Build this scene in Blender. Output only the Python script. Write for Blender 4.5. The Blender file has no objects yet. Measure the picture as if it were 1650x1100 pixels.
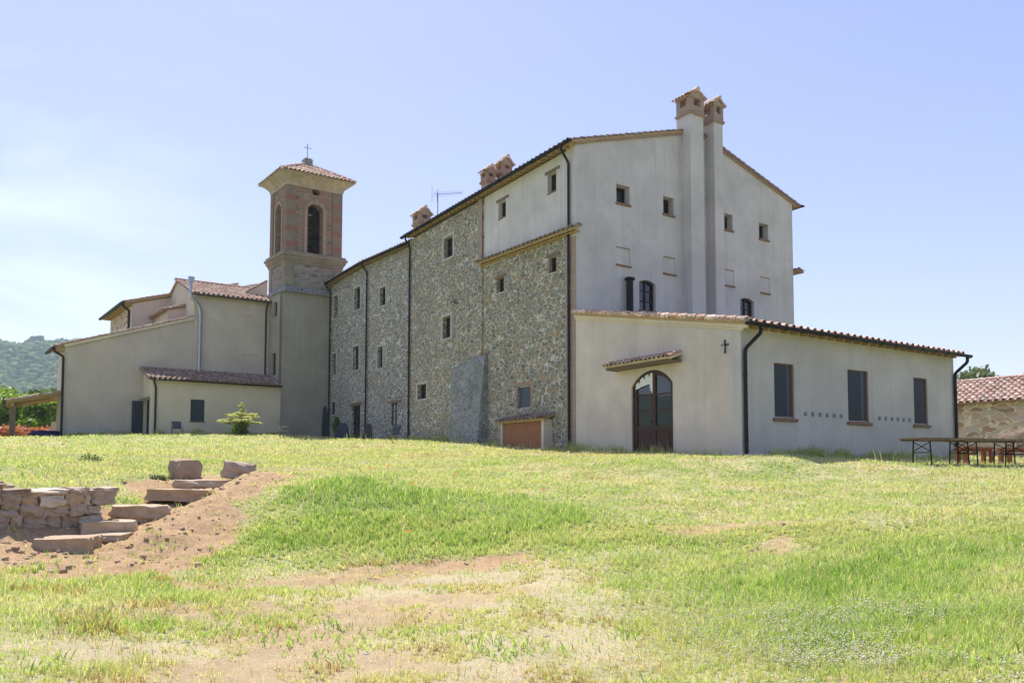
import bpy, bmesh, math, random
import numpy as np
from mathutils import Vector, Matrix
from mathutils.geometry import tessellate_polygon
random.seed(7); RNG = np.random.default_rng(11)
SC = bpy.context.scene
COL = SC.collection
PI = math.pi

# ------------------------------------------------------------------ camera
CAM = Vector((-19.10, -24.58, -0.49)); YAW = math.radians(33.05); PITCH = math.radians(3.15); ROLL = math.radians(0.077)
_f = Vector((math.cos(PITCH)*math.sin(YAW), math.cos(PITCH)*math.cos(YAW), math.sin(PITCH)))
_r = Vector((math.cos(YAW), -math.sin(YAW), 0)); _u = _r.cross(_f)
_r2 = _r*math.cos(ROLL) + _u*math.sin(ROLL); _u2 = -_r*math.sin(ROLL) + _u*math.cos(ROLL)
cd = bpy.data.cameras.new('camera'); cam = bpy.data.objects.new('camera', cd); COL.objects.link(cam)
cam.matrix_world = Matrix(((_r2.x, _u2.x, -_f.x, CAM.x), (_r2.y, _u2.y, -_f.y, CAM.y), (_r2.z, _u2.z, -_f.z, CAM.z), (0, 0, 0, 1)))
cd.sensor_width = 36; cd.lens = 26.79; cd.shift_y = 0.0786; cd.clip_start = 0.1; cd.clip_end = 9000
SC.camera = cam
# ------------------------------------------------------------------ light
SUN_AZ, SUN_EL = math.radians(7.0), math.radians(59.5)   # azimuth from +Y towards +X
w = bpy.data.worlds.new('World'); SC.world = w; w.use_nodes = True
nt = w.node_tree; nt.nodes.clear()
sky = nt.nodes.new('ShaderNodeTexSky'); sky.sky_type = 'NISHITA'; sky.sun_disc = False
sky.sun_elevation = SUN_EL; sky.sun_rotation = SUN_AZ; sky.air_density = 1.0; sky.dust_density = 0.4; sky.ozone_density = 1.5; sky.altitude = 200
bg = nt.nodes.new('ShaderNodeBackground'); bg.inputs[1].default_value = 0.15
wo = nt.nodes.new('ShaderNodeOutputWorld')
tc = nt.nodes.new('ShaderNodeTexCoord'); mp = nt.nodes.new('ShaderNodeMapping'); mp.inputs['Scale'].default_value = (1.0, 1.0, 3.2)
mp.inputs['Rotation'].default_value = (0.3, 0.5, 0.2)
cl = nt.nodes.new('ShaderNodeTexNoise'); cl.inputs['Scale'].default_value = 1.7; cl.inputs['Detail'].default_value = 7; cl.inputs['Roughness'].default_value = .55; cl.inputs['Distortion'].default_value = .6
cr = nt.nodes.new('ShaderNodeValToRGB'); cr.color_ramp.elements[0].position = .50; cr.color_ramp.elements[1].position = .82
mx = nt.nodes.new('ShaderNodeMixRGB'); mx.inputs[2].default_value = (7.2, 7.6, 8.2, 1)
ml = nt.nodes.new('ShaderNodeMath'); ml.operation = 'MULTIPLY'; ml.inputs[1].default_value = .34
tint = nt.nodes.new('ShaderNodeMixRGB'); tint.blend_type = 'MULTIPLY'; tint.inputs[0].default_value = 1; tint.inputs[2].default_value = (1.15, .92, 1.02, 1)
nt.links.new(tc.outputs['Generated'], mp.inputs[0]); nt.links.new(mp.outputs[0], cl.inputs[0]); nt.links.new(cl.outputs[0], cr.inputs[0])
sx = nt.nodes.new('ShaderNodeSeparateXYZ'); wm = nt.nodes.new('ShaderNodeMapRange'); wm.inputs['From Min'].default_value = .35; wm.inputs['From Max'].default_value = -.15   # thin veil on the left half of the sky
nt.links.new(tc.outputs['Generated'], sx.inputs[0]); nt.links.new(sx.outputs[0], wm.inputs[0]); wp = nt.nodes.new('ShaderNodeMath'); wp.operation = 'MULTIPLY'; nt.links.new(cr.outputs[0], wp.inputs[0]); nt.links.new(wm.outputs[0], wp.inputs[1]); nt.links.new(wp.outputs[0], ml.inputs[0]); nt.links.new(ml.outputs[0], mx.inputs[0]); nt.links.new(sky.outputs[0], tint.inputs[1])
bw = nt.nodes.new('ShaderNodeRGBToBW'); k1 = nt.nodes.new('ShaderNodeMath'); k1.operation = 'MULTIPLY_ADD'; k1.inputs[1].default_value = 0.16; k1.inputs[2].default_value = 1   # soften the aureole round the sun
k2 = nt.nodes.new('ShaderNodeMath'); k2.operation = 'DIVIDE'; k2.inputs[0].default_value = 1; k3 = nt.nodes.new('ShaderNodeVectorMath'); k3.operation = 'SCALE'
nt.links.new(tint.outputs[0], bw.inputs[0]); nt.links.new(bw.outputs[0], k1.inputs[0]); nt.links.new(k1.outputs[0], k2.inputs[1]); nt.links.new(tint.outputs[0], k3.inputs[0]); nt.links.new(k2.outputs[0], k3.inputs['Scale'])
nt.links.new(k3.outputs[0], mx.inputs[1]); nt.links.new(mx.outputs[0], bg.inputs[0]); nt.links.new(bg.outputs[0], wo.inputs[0])
sd = bpy.data.lights.new('sun', 'SUN'); sd.energy = 4.2; sd.angle = math.radians(.53); sd.color = (1, .955, .89)
so = bpy.data.objects.new('sun', sd); COL.objects.link(so)
sdir = Vector((math.cos(SUN_EL)*math.sin(SUN_AZ), math.cos(SUN_EL)*math.cos(SUN_AZ), math.sin(SUN_EL)))
so.rotation_euler = sdir.to_track_quat('Z', 'Y').to_euler(); so.location = (0, 0, 40)
SC.view_settings.view_transform = 'Standard'; SC.view_settings.look = 'None'; SC.view_settings.exposure = 0.97; SC.view_settings.gamma = 1
SC.cycles.max_bounces = 6; SC.cycles.diffuse_bounces = 4; SC.cycles.volume_bounces = 1; SC.cycles.transparent_max_bounces = 8
SC.cycles.sample_clamp_indirect = 8

# ------------------------------------------------------------------ helpers
class Fr:
    """upright frame: u along the wall, w outwards, z up"""
    def __init__(s, O, U, N):
        s.O = Vector(O); s.U = Vector(U).normalized(); s.N = Vector(N).normalized()
    def p(s, u, w, z): return s.O + s.U*u + s.N*w + Vector((0, 0, z))
WORLD = Fr((0, 0, 0), (1, 0, 0), (0, 1, 0))
def rotf(x, y, z, a):   # local frame turned by angle a
    return Fr((x, y, z), (math.cos(a), math.sin(a), 0), (-math.sin(a), math.cos(a), 0))

class MB:
    def __init__(s): s.v = []; s.f = []; s.t = []
    def face(s, pts, t=0.5):
        n = len(s.v); s.v += [tuple(p) for p in pts]; s.f.append(tuple(range(n, n+len(pts)))); s.t.append(t)
    def raw(s, pts, faces, t=0.5):
        n = len(s.v); s.v += [tuple(p) for p in pts]
        for f in faces: s.f.append(tuple(n+i for i in f)); s.t.append(t)
    def box(s, F, u0, u1, w0, w1, z0, z1, t=0.5, bev=0):
        P = [F.p(u, w, z) for z in (z0, z1) for w in (w0, w1) for u in (u0, u1)]
        s.raw(P, [(0, 1, 3, 2), (4, 6, 7, 5), (0, 4, 5, 1), (2, 3, 7, 6), (0, 2, 6, 4), (1, 5, 7, 3)], t)
    def prism(s, F, poly, w0, w1, t=0.5):      # poly in (u, z)
        n = len(poly); A = [F.p(u, w1, z) for u, z in poly]; B = [F.p(u, w0, z) for u, z in poly]
        tri = tessellate_polygon([[Vector((u, z, 0)) for u, z in poly]])
        s.raw(A, [tuple(x) for x in tri], t); s.raw(B, [tuple(x) for x in tri], t)
        s.raw(A+B, [(i, (i+1) % n, n+(i+1) % n, n+i) for i in range(n)], t)
    def wall(s, F, poly, holes, w, reveal, thick=.5, t=0.5, back=True):
        loops = [[Vector((u, z, 0)) for u, z in poly]] + [[Vector((u, z, 0)) for u, z in h] for h in holes]
        flat = [q for l in loops for q in l]
        tri = tessellate_polygon(loops)
        s.raw([F.p(q.x, w, q.y) for q in flat], [tuple(x) for x in tri], t)
        for h in holes:
            n = len(h); s.raw([F.p(u, w, z) for u, z in h]+[F.p(u, w-reveal, z) for u, z in h], [(i, (i+1) % n, n+(i+1) % n, n+i) for i in range(n)], t)
        n = len(poly); s.raw([F.p(u, w, z) for u, z in poly]+[F.p(u, w-thick, z) for u, z in poly], [(i, (i+1) % n, n+(i+1) % n, n+i) for i in range(n)], t)
        if back: s.raw([F.p(u, w-thick, z) for u, z in poly], [tuple(x) for x in tessellate_polygon([loops[0]])], t)
        else: s.raw([F.p(q.x, w-thick, q.y) for q in flat], [tuple(x) for x in tri], t)
    def tube(s, pts, r, n=10, t=0.5, cap=True):
        pts = [Vector(p) for p in pts]; rs = r if isinstance(r, (list, tuple)) else [r]*len(pts)
        rings = []; prev = None
        for i, p in enumerate(pts):
            d = (pts[min(i+1, len(pts)-1)]-pts[max(i-1, 0)]).normalized()
            a = prev if prev is not None and abs(prev.dot(d)) < .95 else (Vector((0, 0, 1)) if abs(d.z) < .9 else Vector((1, 0, 0)))
            x = (a-d*a.dot(d)).normalized(); y = d.cross(x); prev = x
            rings.append([p+(x*math.cos(k*2*PI/n)+y*math.sin(k*2*PI/n))*rs[i] for k in range(n)])
        V = [q for rg in rings for q in rg]; Fs = []
        for i in range(len(pts)-1):
            for k in range(n):
                k2 = (k+1) % n; Fs.append((i*n+k, i*n+k2, (i+1)*n+k2, (i+1)*n+k))
        if cap: Fs.append(tuple(range(n))); Fs.append(tuple(range((len(pts)-1)*n, len(pts)*n)))
        s.raw(V, Fs, t)
    def gutter(s, a, b, r=.085):      # open half round channel with a rolled lip
        a = Vector(a); b = Vector(b); d = (b-a).normalized(); x = Vector((d.y, -d.x, 0)).normalized(); up = Vector((0, 0, 1)); n = 8
        for rr, flip in ((r, 0), (r*.88, 1)):
            A = [a+x*rr*math.cos(PI+k*PI/n)+up*rr*math.sin(PI+k*PI/n) for k in range(n+1)]
            s.raw(A+[q+(b-a) for q in A], [(k, k+1, n+2+k, n+1+k) for k in range(n)])
        for sg in (-1, 1): s.tube([a+x*r*sg, b+x*r*sg], .014, 6)
        for e in (a, b):
            s.face([e+x*r*math.cos(PI+k*PI/n)+up*r*math.sin(PI+k*PI/n) for k in range(n+1)])
        L = (b-a).length; k = 0
        while k < L:
            s.tube([a+d*k+x*r*1.12*math.cos(PI+j*PI/6)+up*r*1.12*math.sin(PI+j*PI/6) for j in range(7)], .008, 4); k += .9
    def shear(s, k, y0):
        s.v = [(x-k*(y-y0), y, z) for x, y, z in s.v]
    def build(s, name, mat, parent=None, smooth=False, merge=False):
        me = bpy.data.meshes.new(name); off = parent_world(parent)
        me.from_pydata([(x-off.x, y-off.y, z-off.z) for x, y, z in s.v], [], s.f)
        a = me.attributes.new('tint', 'FLOAT', 'FACE'); a.data.foreach_set('value', s.t)
        if smooth: me.polygons.foreach_set('use_smooth', [True]*len(me.polygons))
        me.materials.append(mat); me.update()
        o = bpy.data.objects.new(name, me); COL.objects.link(o); o.parent = parent
        if merge or smooth:
            bm = bmesh.new(); bm.from_mesh(me); bmesh.ops.remove_doubles(bm, verts=bm.verts, dist=.0008); bmesh.ops.recalc_face_normals(bm, faces=bm.faces); bm.to_mesh(me); bm.free()
        return o
def parent_world(p):
    off = Vector((0, 0, 0))
    while p is not None: off += p.location; p = p.parent
    return off
def tag(o, label=None, cat=None, group=None, kind=None):
    if label: o['label'] = label
    if cat: o['category'] = cat
    if group: o['group'] = group
    if kind: o['kind'] = kind
    return o
def thing(name, loc, label, cat, group=None):
    o = bpy.data.objects.new(name, None); COL.objects.link(o); o.location = loc; o.empty_display_size = .2
    return tag(o, label, cat, group)
def np_mesh(name, V, F, mat, attrs=None, parent=None, smooth=False):
    """V (n,3) F (m,k) numpy"""
    me = bpy.data.meshes.new(name); n, m, k = len(V), len(F), F.shape[1]
    me.vertices.add(n); me.vertices.foreach_set('co', np.ascontiguousarray(V, dtype=np.float32).ravel())
    me.loops.add(m*k); me.loops.foreach_set('vertex_index', np.ascontiguousarray(F, dtype=np.int32).ravel())
    me.polygons.add(m); me.polygons.foreach_set('loop_start', np.arange(0, m*k, k, dtype=np.int32)); me.polygons.foreach_set('loop_total', np.full(m, k, dtype=np.int32))
    if smooth: me.polygons.foreach_set('use_smooth', np.ones(m, dtype=bool))
    for an, (dom, arr) in (attrs or {}).items():
        a = me.attributes.new(an, 'FLOAT', dom); a.data.foreach_set('value', np.ascontiguousarray(arr, dtype=np.float32))
    me.update(calc_edges=True); me.materials.append(mat)
    o = bpy.data.objects.new(name, me); COL.objects.link(o); o.parent = parent
    return o

# ------------------------------------------------------------------ materials
class NT:
    def __init__(s, name):
        s.m = bpy.data.materials.new(name); s.m.use_nodes = True; s.t = s.m.node_tree; s.b = s.t.nodes['Principled BSDF']
        s.b.inputs['Roughness'].default_value = .85; s.b.inputs['Specular IOR Level'].default_value = .25
    def n(s, ty, **kw):
        nd = s.t.nodes.new(ty)
        for k, v in kw.items():
            if k in nd.inputs.keys() if isinstance(k, str) else False: nd.inputs[k].default_value = v
            else: setattr(nd, k, v)
        return nd
    def l(s, a, b): s.t.links.new(a, b)
    def coord(s): return s.n('ShaderNodeTexCoord').outputs['Object']
    def mapping(s, v, scale=(1, 1, 1), loc=(0, 0, 0), rot=(0, 0, 0)):
        m = s.n('ShaderNodeMapping'); m.inputs['Scale'].default_value = scale; m.inputs['Location'].default_value = loc; m.inputs['Rotation'].default_value = rot; s.l(v, m.inputs[0]); return m.outputs[0]
    def noise(s, v, scale, detail=4, rough=.55, dist=0):
        m = s.n('ShaderNodeTexNoise'); m.inputs['Scale'].default_value = scale; m.inputs['Detail'].default_value = detail; m.inputs['Roughness'].default_value = rough; m.inputs['Distortion'].default_value = dist
        if v is not None: s.l(v, m.inputs['Vector'])
        return m.outputs['Fac']
    def ramp(s, v, stops, interp='LINEAR'):
        r = s.n('ShaderNodeValToRGB'); r.color_ramp.interpolation = interp; e = r.color_ramp.elements
        while len(e) < len(stops): e.new(.5)
        for i, (p, c) in enumerate(stops):
            e[i].position = p; e[i].color = (c, c, c, 1) if isinstance(c, (int, float)) else (*c, 1)
        s.l(v, r.inputs[0]); return r.outputs[0]
    def mix(s, f, a, b, mode='MIX'):
        m = s.n('ShaderNodeMixRGB', blend_type=mode)
        for i, x in ((0, f), (1, a), (2, b)):
            if hasattr(x, 'links'): s.l(x, m.inputs[i])
            elif isinstance(x, (int, float)): m.inputs[i].default_value = x if i == 0 else (x, x, x, 1)
            else: m.inputs[i].default_value = (*x, 1)
        return m.outputs[0]
    def math(s, op, a, b=0.0, clamp=False):
        m = s.n('ShaderNodeMath', operation=op, use_clamp=clamp)
        for i, x in ((0, a), (1, b)):
            if hasattr(x, 'links'): s.l(x, m.inputs[i])
            else: m.inputs[i].default_value = x
        return m.outputs[0]
    def attr(s, name): a = s.n('ShaderNodeAttribute', attribute_name=name); return a.outputs['Fac']
    def bump(s, h, strength=.5, dist=.02):
        b = s.n('ShaderNodeBump'); b.inputs['Strength'].default_value = strength; b.inputs['Distance'].default_value = dist; s.l(h, b.inputs['Height']); s.l(b.outputs[0], s.b.inputs['Normal'])
    def col(s, c):
        if hasattr(c, 'links'): s.l(c, s.b.inputs['Base Color'])
        else: s.b.inputs['Base Color'].default_value = (*c, 1)
    def rough(s, r):
        if hasattr(r, 'links'): s.l(r, s.b.inputs['Roughness'])
        else: s.b.inputs['Roughness'].default_value = r
def c3(c, k): return tuple(min(1, x*k) for x in c)
def m_plaster(name, c, stain=.82, dirty=None, sc=1.0, patch=0.0, patchcol=(.45, .44, .42), streak=.3):
    N = NT(name); v = N.coord()
    n1 = N.noise(v, .55*sc, 6, .6, .4); n2 = N.noise(v, 7, 5, .6); n3 = N.noise(N.mapping(v, (3.2, 3.2, .16)), 1.0, 6, .62)
    col = N.mix(N.ramp(n1, [(.32, 0.), (.68, 1.)]), c3(c, stain), c3(c, 1.05))
    col = N.mix(N.math('MULTIPLY', N.ramp(n3, [(.52, 0.), (.75, 1.)]), streak), col, dirty or c3(c, .68))
    col = N.mix(N.ramp(n2, [(.38, .10), (.62, 0.)]), col, c3(c, .6))
    if patch:
        n4 = N.noise(v, 1.9, 8, .7, .8); col = N.mix(N.ramp(n4, [(.58, 0.), (.66, patch)]), col, patchcol)
    N.col(col); N.rough(.9); N.bump(N.math('ADD', n2, N.math('MULTIPLY', N.noise(v, 38, 3, .6), .5)), .35, .012)
    return N.m
def m_rubble(name, cols, mortar, scale=3.6, aspect=1.55, brick=0.0, mw=.055, brickcol=(.34, .22, .165), stain=(.30, .29, .25), moss=.35):
    N = NT(name); v = N.coord()
    d = N.n('ShaderNodeTexNoise'); d.inputs['Scale'].default_value = 4.2; d.inputs['Detail'].default_value = 4; N.l(v, d.inputs['Vector'])
    off = N.n('ShaderNodeVectorMath', operation='MULTIPLY_ADD'); N.l(d.outputs['Color'], off.inputs[0]); off.inputs[1].default_value = (.16, .16, .16)
    dl = N.n('ShaderNodeTexNoise'); dl.inputs['Scale'].default_value = 1.3; dl.inputs['Detail'].default_value = 2; N.l(v, dl.inputs['Vector'])   # courses wander, stone sizes drift
    o2 = N.n('ShaderNodeVectorMath', operation='MULTIPLY_ADD'); N.l(dl.outputs['Color'], o2.inputs[0]); o2.inputs[1].default_value = (.55, .55, .4); N.l(v, o2.inputs[2]); N.l(o2.outputs[0], off.inputs[2])
    mv = N.mapping(off.outputs[0], (1/aspect, 1/aspect, 1.12))
    ve = N.n('ShaderNodeTexVoronoi', feature='DISTANCE_TO_EDGE'); ve.inputs['Scale'].default_value = scale; ve.inputs['Randomness'].default_value = .93; N.l(mv, ve.inputs['Vector'])
    vc = N.n('ShaderNodeTexVoronoi', feature='F1'); vc.inputs['Scale'].default_value = scale; vc.inputs['Randomness'].default_value = .93; N.l(mv, vc.inputs['Vector'])
    sep = N.n('ShaderNodeSeparateColor'); N.l(vc.outputs['Color'], sep.inputs[0])
    sc = N.ramp(sep.outputs[0], [(i/(len(cols)), c) for i, c in enumerate(cols)], 'CONSTANT')
    n2 = N.noise(v, 13, 6, .65); n5 = N.noise(v, 45, 3, .6)
    sc = N.mix(N.ramp(n2, [(.3, .5), (.7, 0.)]), sc, N.mix(1, sc, (.52, .5, .47), 'MULTIPLY'))
    sc = N.mix(N.math('MULTIPLY', sep.outputs[2], .35), sc, N.mix(1, sc, (.6, .6, .62), 'MULTIPLY'))
    if brick:
        sc = N.mix(N.ramp(sep.outputs[1], [(1-brick, 0.), (1-brick+.01, 1.)]), sc, brickcol)
    edge = N.math('ADD', ve.outputs['Distance'], N.math('MULTIPLY', N.math('SUBTRACT', n2, .5), .035))
    f = N.ramp(edge, [(mw*.45, 0.), (mw, 1.)])
    mc = N.mix(N.ramp(N.noise(v, 1.4, 5, .6), [(.35, 0.), (.65, 1.)]), c3(mortar, .78), mortar)
    col = N.mix(f, mc, sc)
    big = N.noise(v, .45, 6, .65, .5)
    col = N.mix(N.math('MULTIPLY', N.ramp(big, [(.42, 0.), (.68, 1.)]), moss), col, N.mix(1, col, (.66, .66, .60), 'MULTIPLY'))
    N.col(col); N.rough(.93)
    h = N.math('ADD', N.math('MULTIPLY', N.ramp(edge, [(0.0, 0.), (.12, 1.)]), 1.0), N.math('MULTIPLY', N.math('ADD', n2, n5), .30))
    N.bump(h, .9, .045)
    return N.m
def m_brick(name, c1, c2, mortar, bw=.26, bh=.065, ms=.012, stone=None, stone_amt=0.5, wear=.3):
    N = NT(name); v = N.coord(); s = N.n('ShaderNodeSeparateXYZ'); N.l(v, s.inputs[0])
    cb = N.n('ShaderNodeCombineXYZ'); N.l(N.math('ADD', s.outputs[0], s.outputs[1]), cb.inputs[0]); N.l(s.outputs[2], cb.inputs[1])
    dn = N.n('ShaderNodeTexNoise'); dn.inputs['Scale'].default_value = 5; N.l(v, dn.inputs['Vector'])
    of = N.n('ShaderNodeVectorMath', operation='MULTIPLY_ADD'); N.l(dn.outputs['Color'], of.inputs[0]); of.inputs[1].default_value = (.03, .03, 0); N.l(cb.outputs[0], of.inputs[2])
    b = N.n('ShaderNodeTexBrick'); N.l(of.outputs[0], b.inputs['Vector'])
    for k, q in (('Color1', c1), ('Color2', c2), ('Mortar', mortar)): b.inputs[k].default_value = (*q, 1)
    b.inputs['Scale'].default_value = 1; b.inputs['Brick Width'].default_value = bw; b.inputs['Row Height'].default_value = bh; b.inputs['Mortar Size'].default_value = ms; b.inputs['Mortar Smooth'].default_value = .3; b.inputs['Bias'].default_value = -.1
    n1 = N.noise(v, 9, 6, .65); col = N.mix(N.ramp(n1, [(.35, wear), (.6, 0.)]), b.outputs['Color'], c3(mortar, .7))
    h = N.math('SUBTRACT', 1.0, b.outputs['Fac'])
    if stone:
        vo = N.n('ShaderNodeTexVoronoi', feature='F1'); vo.inputs['Scale'].default_value = 3.4; N.l(N.mapping(v, (.6, .6, 1.5)), vo.inputs['Vector'])
        sp = N.n('ShaderNodeSeparateColor'); N.l(vo.outputs['Color'], sp.inputs[0])
        ve = N.n('ShaderNodeTexVoronoi', feature='DISTANCE_TO_EDGE'); ve.inputs['Scale'].default_value = 3.4; N.l(N.mapping(v, (.6, .6, 1.5)), ve.inputs['Vector'])
        st = N.mix(sp.outputs[0], c3(stone, .6), c3(stone, 1.2)); st = N.mix(N.ramp(ve.outputs['Distance'], [(.02, 0.), (.06, 1.)]), c3(mortar, .95), st)
        col = N.mix(N.ramp(sp.outputs[1], [(1-stone_amt, 0.), (1-stone_amt+.02, 1.)]), col, st)
    col = N.mix(N.math('MULTIPLY', N.ramp(N.noise(v, .9, 6, .65), [(.4, 0.), (.7, 1.)]), .35), col, N.mix(1, col, (.6, .58, .52), 'MULTIPLY'))
    N.col(col); N.rough(.93); N.bump(N.math('ADD', h, N.math('MULTIPLY', n1, .5)), .7, .02)
    return N.m
def m_bands(name, brickc, stonec, period=.93, duty=.42):
    N = NT(name); v = N.coord(); s = N.n('ShaderNodeSeparateXYZ'); N.l(v, s.inputs[0])
    z = N.math('ADD', s.outputs[2], N.math('MULTIPLY', N.noise(v, 1.1, 3), .55))
    fr = N.math('FRACT', N.math('DIVIDE', z, period)); k = N.ramp(fr, [(duty-.02, 0.), (duty, 1.)])
    fr2 = N.math('FRACT', N.math('DIVIDE', s.outputs[2], .078)); mort = N.ramp(fr2, [(.16, 0.), (.24, 1.)])
    n1 = N.noise(v, 8, 6, .65); n2 = N.noise(v, 2.2, 4)
    bc = N.mix(mort, (.36, .33, .28), N.mix(n1, c3(brickc, .7), c3(brickc, 1.3)))
    stc = N.mix(n2, c3(stonec, .75), c3(stonec, 1.15)); stc = N.mix(N.ramp(n1, [(.35, .5), (.6, 0.)]), stc, c3(stonec, .55))
    fr3 = N.math('FRACT', N.math('DIVIDE', z, period*(1-duty)/1.0)); 
    N.col(N.mix(k, bc, stc)); N.rough(.93); N.bump(N.math('ADD', mort, n1), .5, .02)
    return N.m
def m_tile(name, cols, dark=(.09, .07, .06), lichen=.35):
    N = NT(name); v = N.coord(); t = N.attr('tint')
    c = N.ramp(t, [(i/len(cols), q) for i, q in enumerate(cols)], 'LINEAR')
    n1 = N.noise(v, 11, 6, .68); n2 = N.noise(v, 2.3, 5, .6)
    c = N.mix(N.ramp(n1, [(.42, .85), (.56, 0.)]), c, N.mix(1, c, (.34, .30, .28), 'MULTIPLY'))
    c = N.mix(N.math('MULTIPLY', N.ramp(n2, [(.5, 0.), (.66, 1.)]), lichen), c, (.34, .32, .25))
    N.col(c); N.rough(.9); N.bump(n1, .4, .01)
    return N.m
def m_plain(name, c, rough=.6, metal=0, var=.25, scale=6, bump=.0, spec=.3):
    N = NT(name); v = N.coord(); n = N.noise(v, scale, 6, .62)
    N.col(N.mix(N.ramp(n, [(.3, 0.), (.7, 1.)]), c3(c, 1-var), c3(c, 1+var))); N.rough(N.ramp(n, [(.3, max(0, rough-.08)), (.7, min(1, rough+.08))])); N.b.inputs['Metallic'].default_value = metal; N.b.inputs['Specular IOR Level'].default_value = spec
    if bump: N.bump(N.noise(v, scale*6, 4), bump, .01)
    return N.m
def m_wood(name, c, axis='z', rough=.7, var=.35):
    N = NT(name); v = N.coord(); sc = {'z': (14, 14, .8), 'x': (.8, 14, 14), 'y': (14, .8, 14)}[axis]
    n = N.noise(N.mapping(v, sc), 1.6, 6, .6, .4); N.col(N.mix(N.ramp(n, [(.3, 0.), (.7, 1.)]), c3(c, 1-var), c3(c, 1+var*.6))); N.rough(rough); N.bump(n, .25, .006)
    return N.m
def m_glass(name, c=(.015, .018, .022), rough=.04):
    N = NT(name); v = N.coord(); N.col(c); N.rough(rough); N.b.inputs['Specular IOR Level'].default_value = .9; N.bump(N.noise(v, 1.5, 2), .06, .02)
    return N.m
def m_leaf(name, cols, trans=.45, sheen=.35):
    N = NT(name); t = N.attr('tint'); c = N.ramp(t, [(i/max(1, len(cols)-1), q) for i, q in enumerate(cols)])
    N.col(c); N.rough(.55); N.b.inputs['Specular IOR Level'].default_value = sheen
    tr = N.n('ShaderNodeBsdfTranslucent'); N.l(N.mix(1, c, (1.25, 1.3, .7), 'MULTIPLY'), tr.inputs[0]); ms = N.n('ShaderNodeMixShader'); ms.inputs[0].default_value = trans
    out = N.t.nodes['Material Output']; N.l(N.b.outputs[0], ms.inputs[1]); N.l(tr.outputs[0], ms.inputs[2]); N.l(ms.outputs[0], out.inputs[0])
    return N.m

M = {}
M['gable'] = m_plaster('pale_plaster', (.60, .565, .55), .80, streak=.6, patch=.4, patchcol=(.44, .42, .38))
M['ext'] = m_plaster('warm_plaster', (.645, .555, .475), .8, streak=.4, patch=.2, patchcol=(.52, .49, .42))
M['ext2'] = m_plaster('grey_plaster', (.56, .52, .49), .82, streak=.4)
M['church'] = m_plaster('beige_plaster', (.585, .50, .415), .84, streak=.25, patch=.35, patchcol=(.56, .53, .48))
M['nave'] = m_plaster('rosy_plaster', (.58, .48, .42), .85, streak=.25)
M['leanto'] = m_plaster('cream_plaster', (.68, .59, .445), .88, streak=.2)
M['shaft'] = m_plaster('tower_plaster', (.37, .335, .275), .8, streak=.4, dirty=(.46, .44, .40), patch=.2, patchcol=(.30, .30, .28))
M['butt'] = m_rubble('rendered_rubble', [(.22, .22, .22), (.28, .28, .28), (.25, .25, .24), (.31, .31, .31)], (.44, .445, .46), 5.2, 1.3, 0, .20, moss=.7)
M['cornice'] = m_plaster('worn_stone_trim', (.31, .26, .19), .7, streak=.5, dirty=(.15, .14, .12), sc=2)
M['cove'] = m_plaster('ochre_cove_plaster', (.44, .37, .28), .7, streak=.7, dirty=(.24, .20, .14), patch=.5, patchcol=(.30, .26, .19), sc=2.5)
SC1 = [(.23, .205, .155), (.28, .25, .19), (.25, .235, .19), (.18, .165, .14), (.36, .27, .17), (.27, .245, .19), (.22, .215, .195), (.31, .275, .21), (.24, .22, .17), (.33, .24, .15)]
M['rubble'] = m_rubble('rubble_stone', [c3(c, 1.2) for c in SC1], (.70, .655, .57), 4.9, 1.55, .0, .10)
M['rubble2'] = m_rubble('grey_rubble_stone', [c3(c, 1.22) for c in SC1], (.76, .74, .70), 5.2, 1.45, .0, .115)
M['barn'] = m_rubble('warm_rubble_stone', [(.50, .34, .25), (.66, .50, .39), (.54, .42, .35), (.72, .58, .47), (.42, .28, .21), (.60, .52, .48)], (.86, .72, .57), 3.6, 2.1, .06, .10, (.52, .32, .22), moss=.05)
M['brick'] = m_brick('old_brick', (.34, .155, .10), (.42, .22, .15), (.45, .40, .33))
M['brickpale'] = m_brick('pale_brick', (.34, .19, .145), (.42, .28, .22), (.46, .41, .35))
M['belfry'] = m_brick('brick_and_stone', (.27, .10, .07), (.31, .15, .11), (.36, .30, .24), .28, .075, .014, (.26, .215, .165), .42)
M['stage'] = m_brick('stone_and_brick', (.30, .17, .13), (.31, .23, .19), (.38, .35, .30), .3, .08, .014, (.28, .255, .21), .75)
M['bands'] = m_bands('banded_pilaster', (.25, .09, .065), (.26, .21, .16), 1.1, .36)
M['inner_shade'] = m_rubble('shade_darkened_inner_stone', [(.13, .10, .07), (.17, .13, .085), (.10, .085, .07)], (.16, .13, .10), 4, 1.4, .2, .05, (.16, .07, .05))  # stone colours darkened to carry the shade inside the belfry
TC = [(.50, .30, .215), (.59, .40, .31), (.66, .49, .40), (.46, .345, .28), (.54, .32, .225), (.74, .58, .48)]
M['tile'] = m_tile('terracotta_tile', TC)
M['tiled'] = m_tile('old_terracotta_tile', [c3(c, .62) for c in TC], lichen=.6)
M['tileshade'] = m_tile('shade_darkened_terracotta_tile', [c3(c, .8) for c in TC], lichen=.4)  # tile colours dimmed, the shade on the lean-to roof put into them
M['tilep'] = m_tile('pale_terracotta_tile', [c3(c, 1.22) for c in TC], lichen=.15)
M['soffit'] = m_wood('ochre_eave_wood', (.43, .30, .14), 'x')
M['wood'] = m_wood('weathered_wood', (.20, .145, .10), 'x')
M['brown'] = m_wood('brown_painted_wood', (.065, .032, .024), 'z', .5)
M['sill'] = m_plain('terracotta_sill', (.24, .145, .10), .85, var=.3, scale=12)
M['stone'] = m_plain('dressed_stone', (.43, .41, .37), .9, var=.25, scale=7, bump=.4)
M['metal'] = m_plain('dark_gutter_metal', (.022, .020, .022), .42, .6, var=.25, scale=4)
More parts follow.
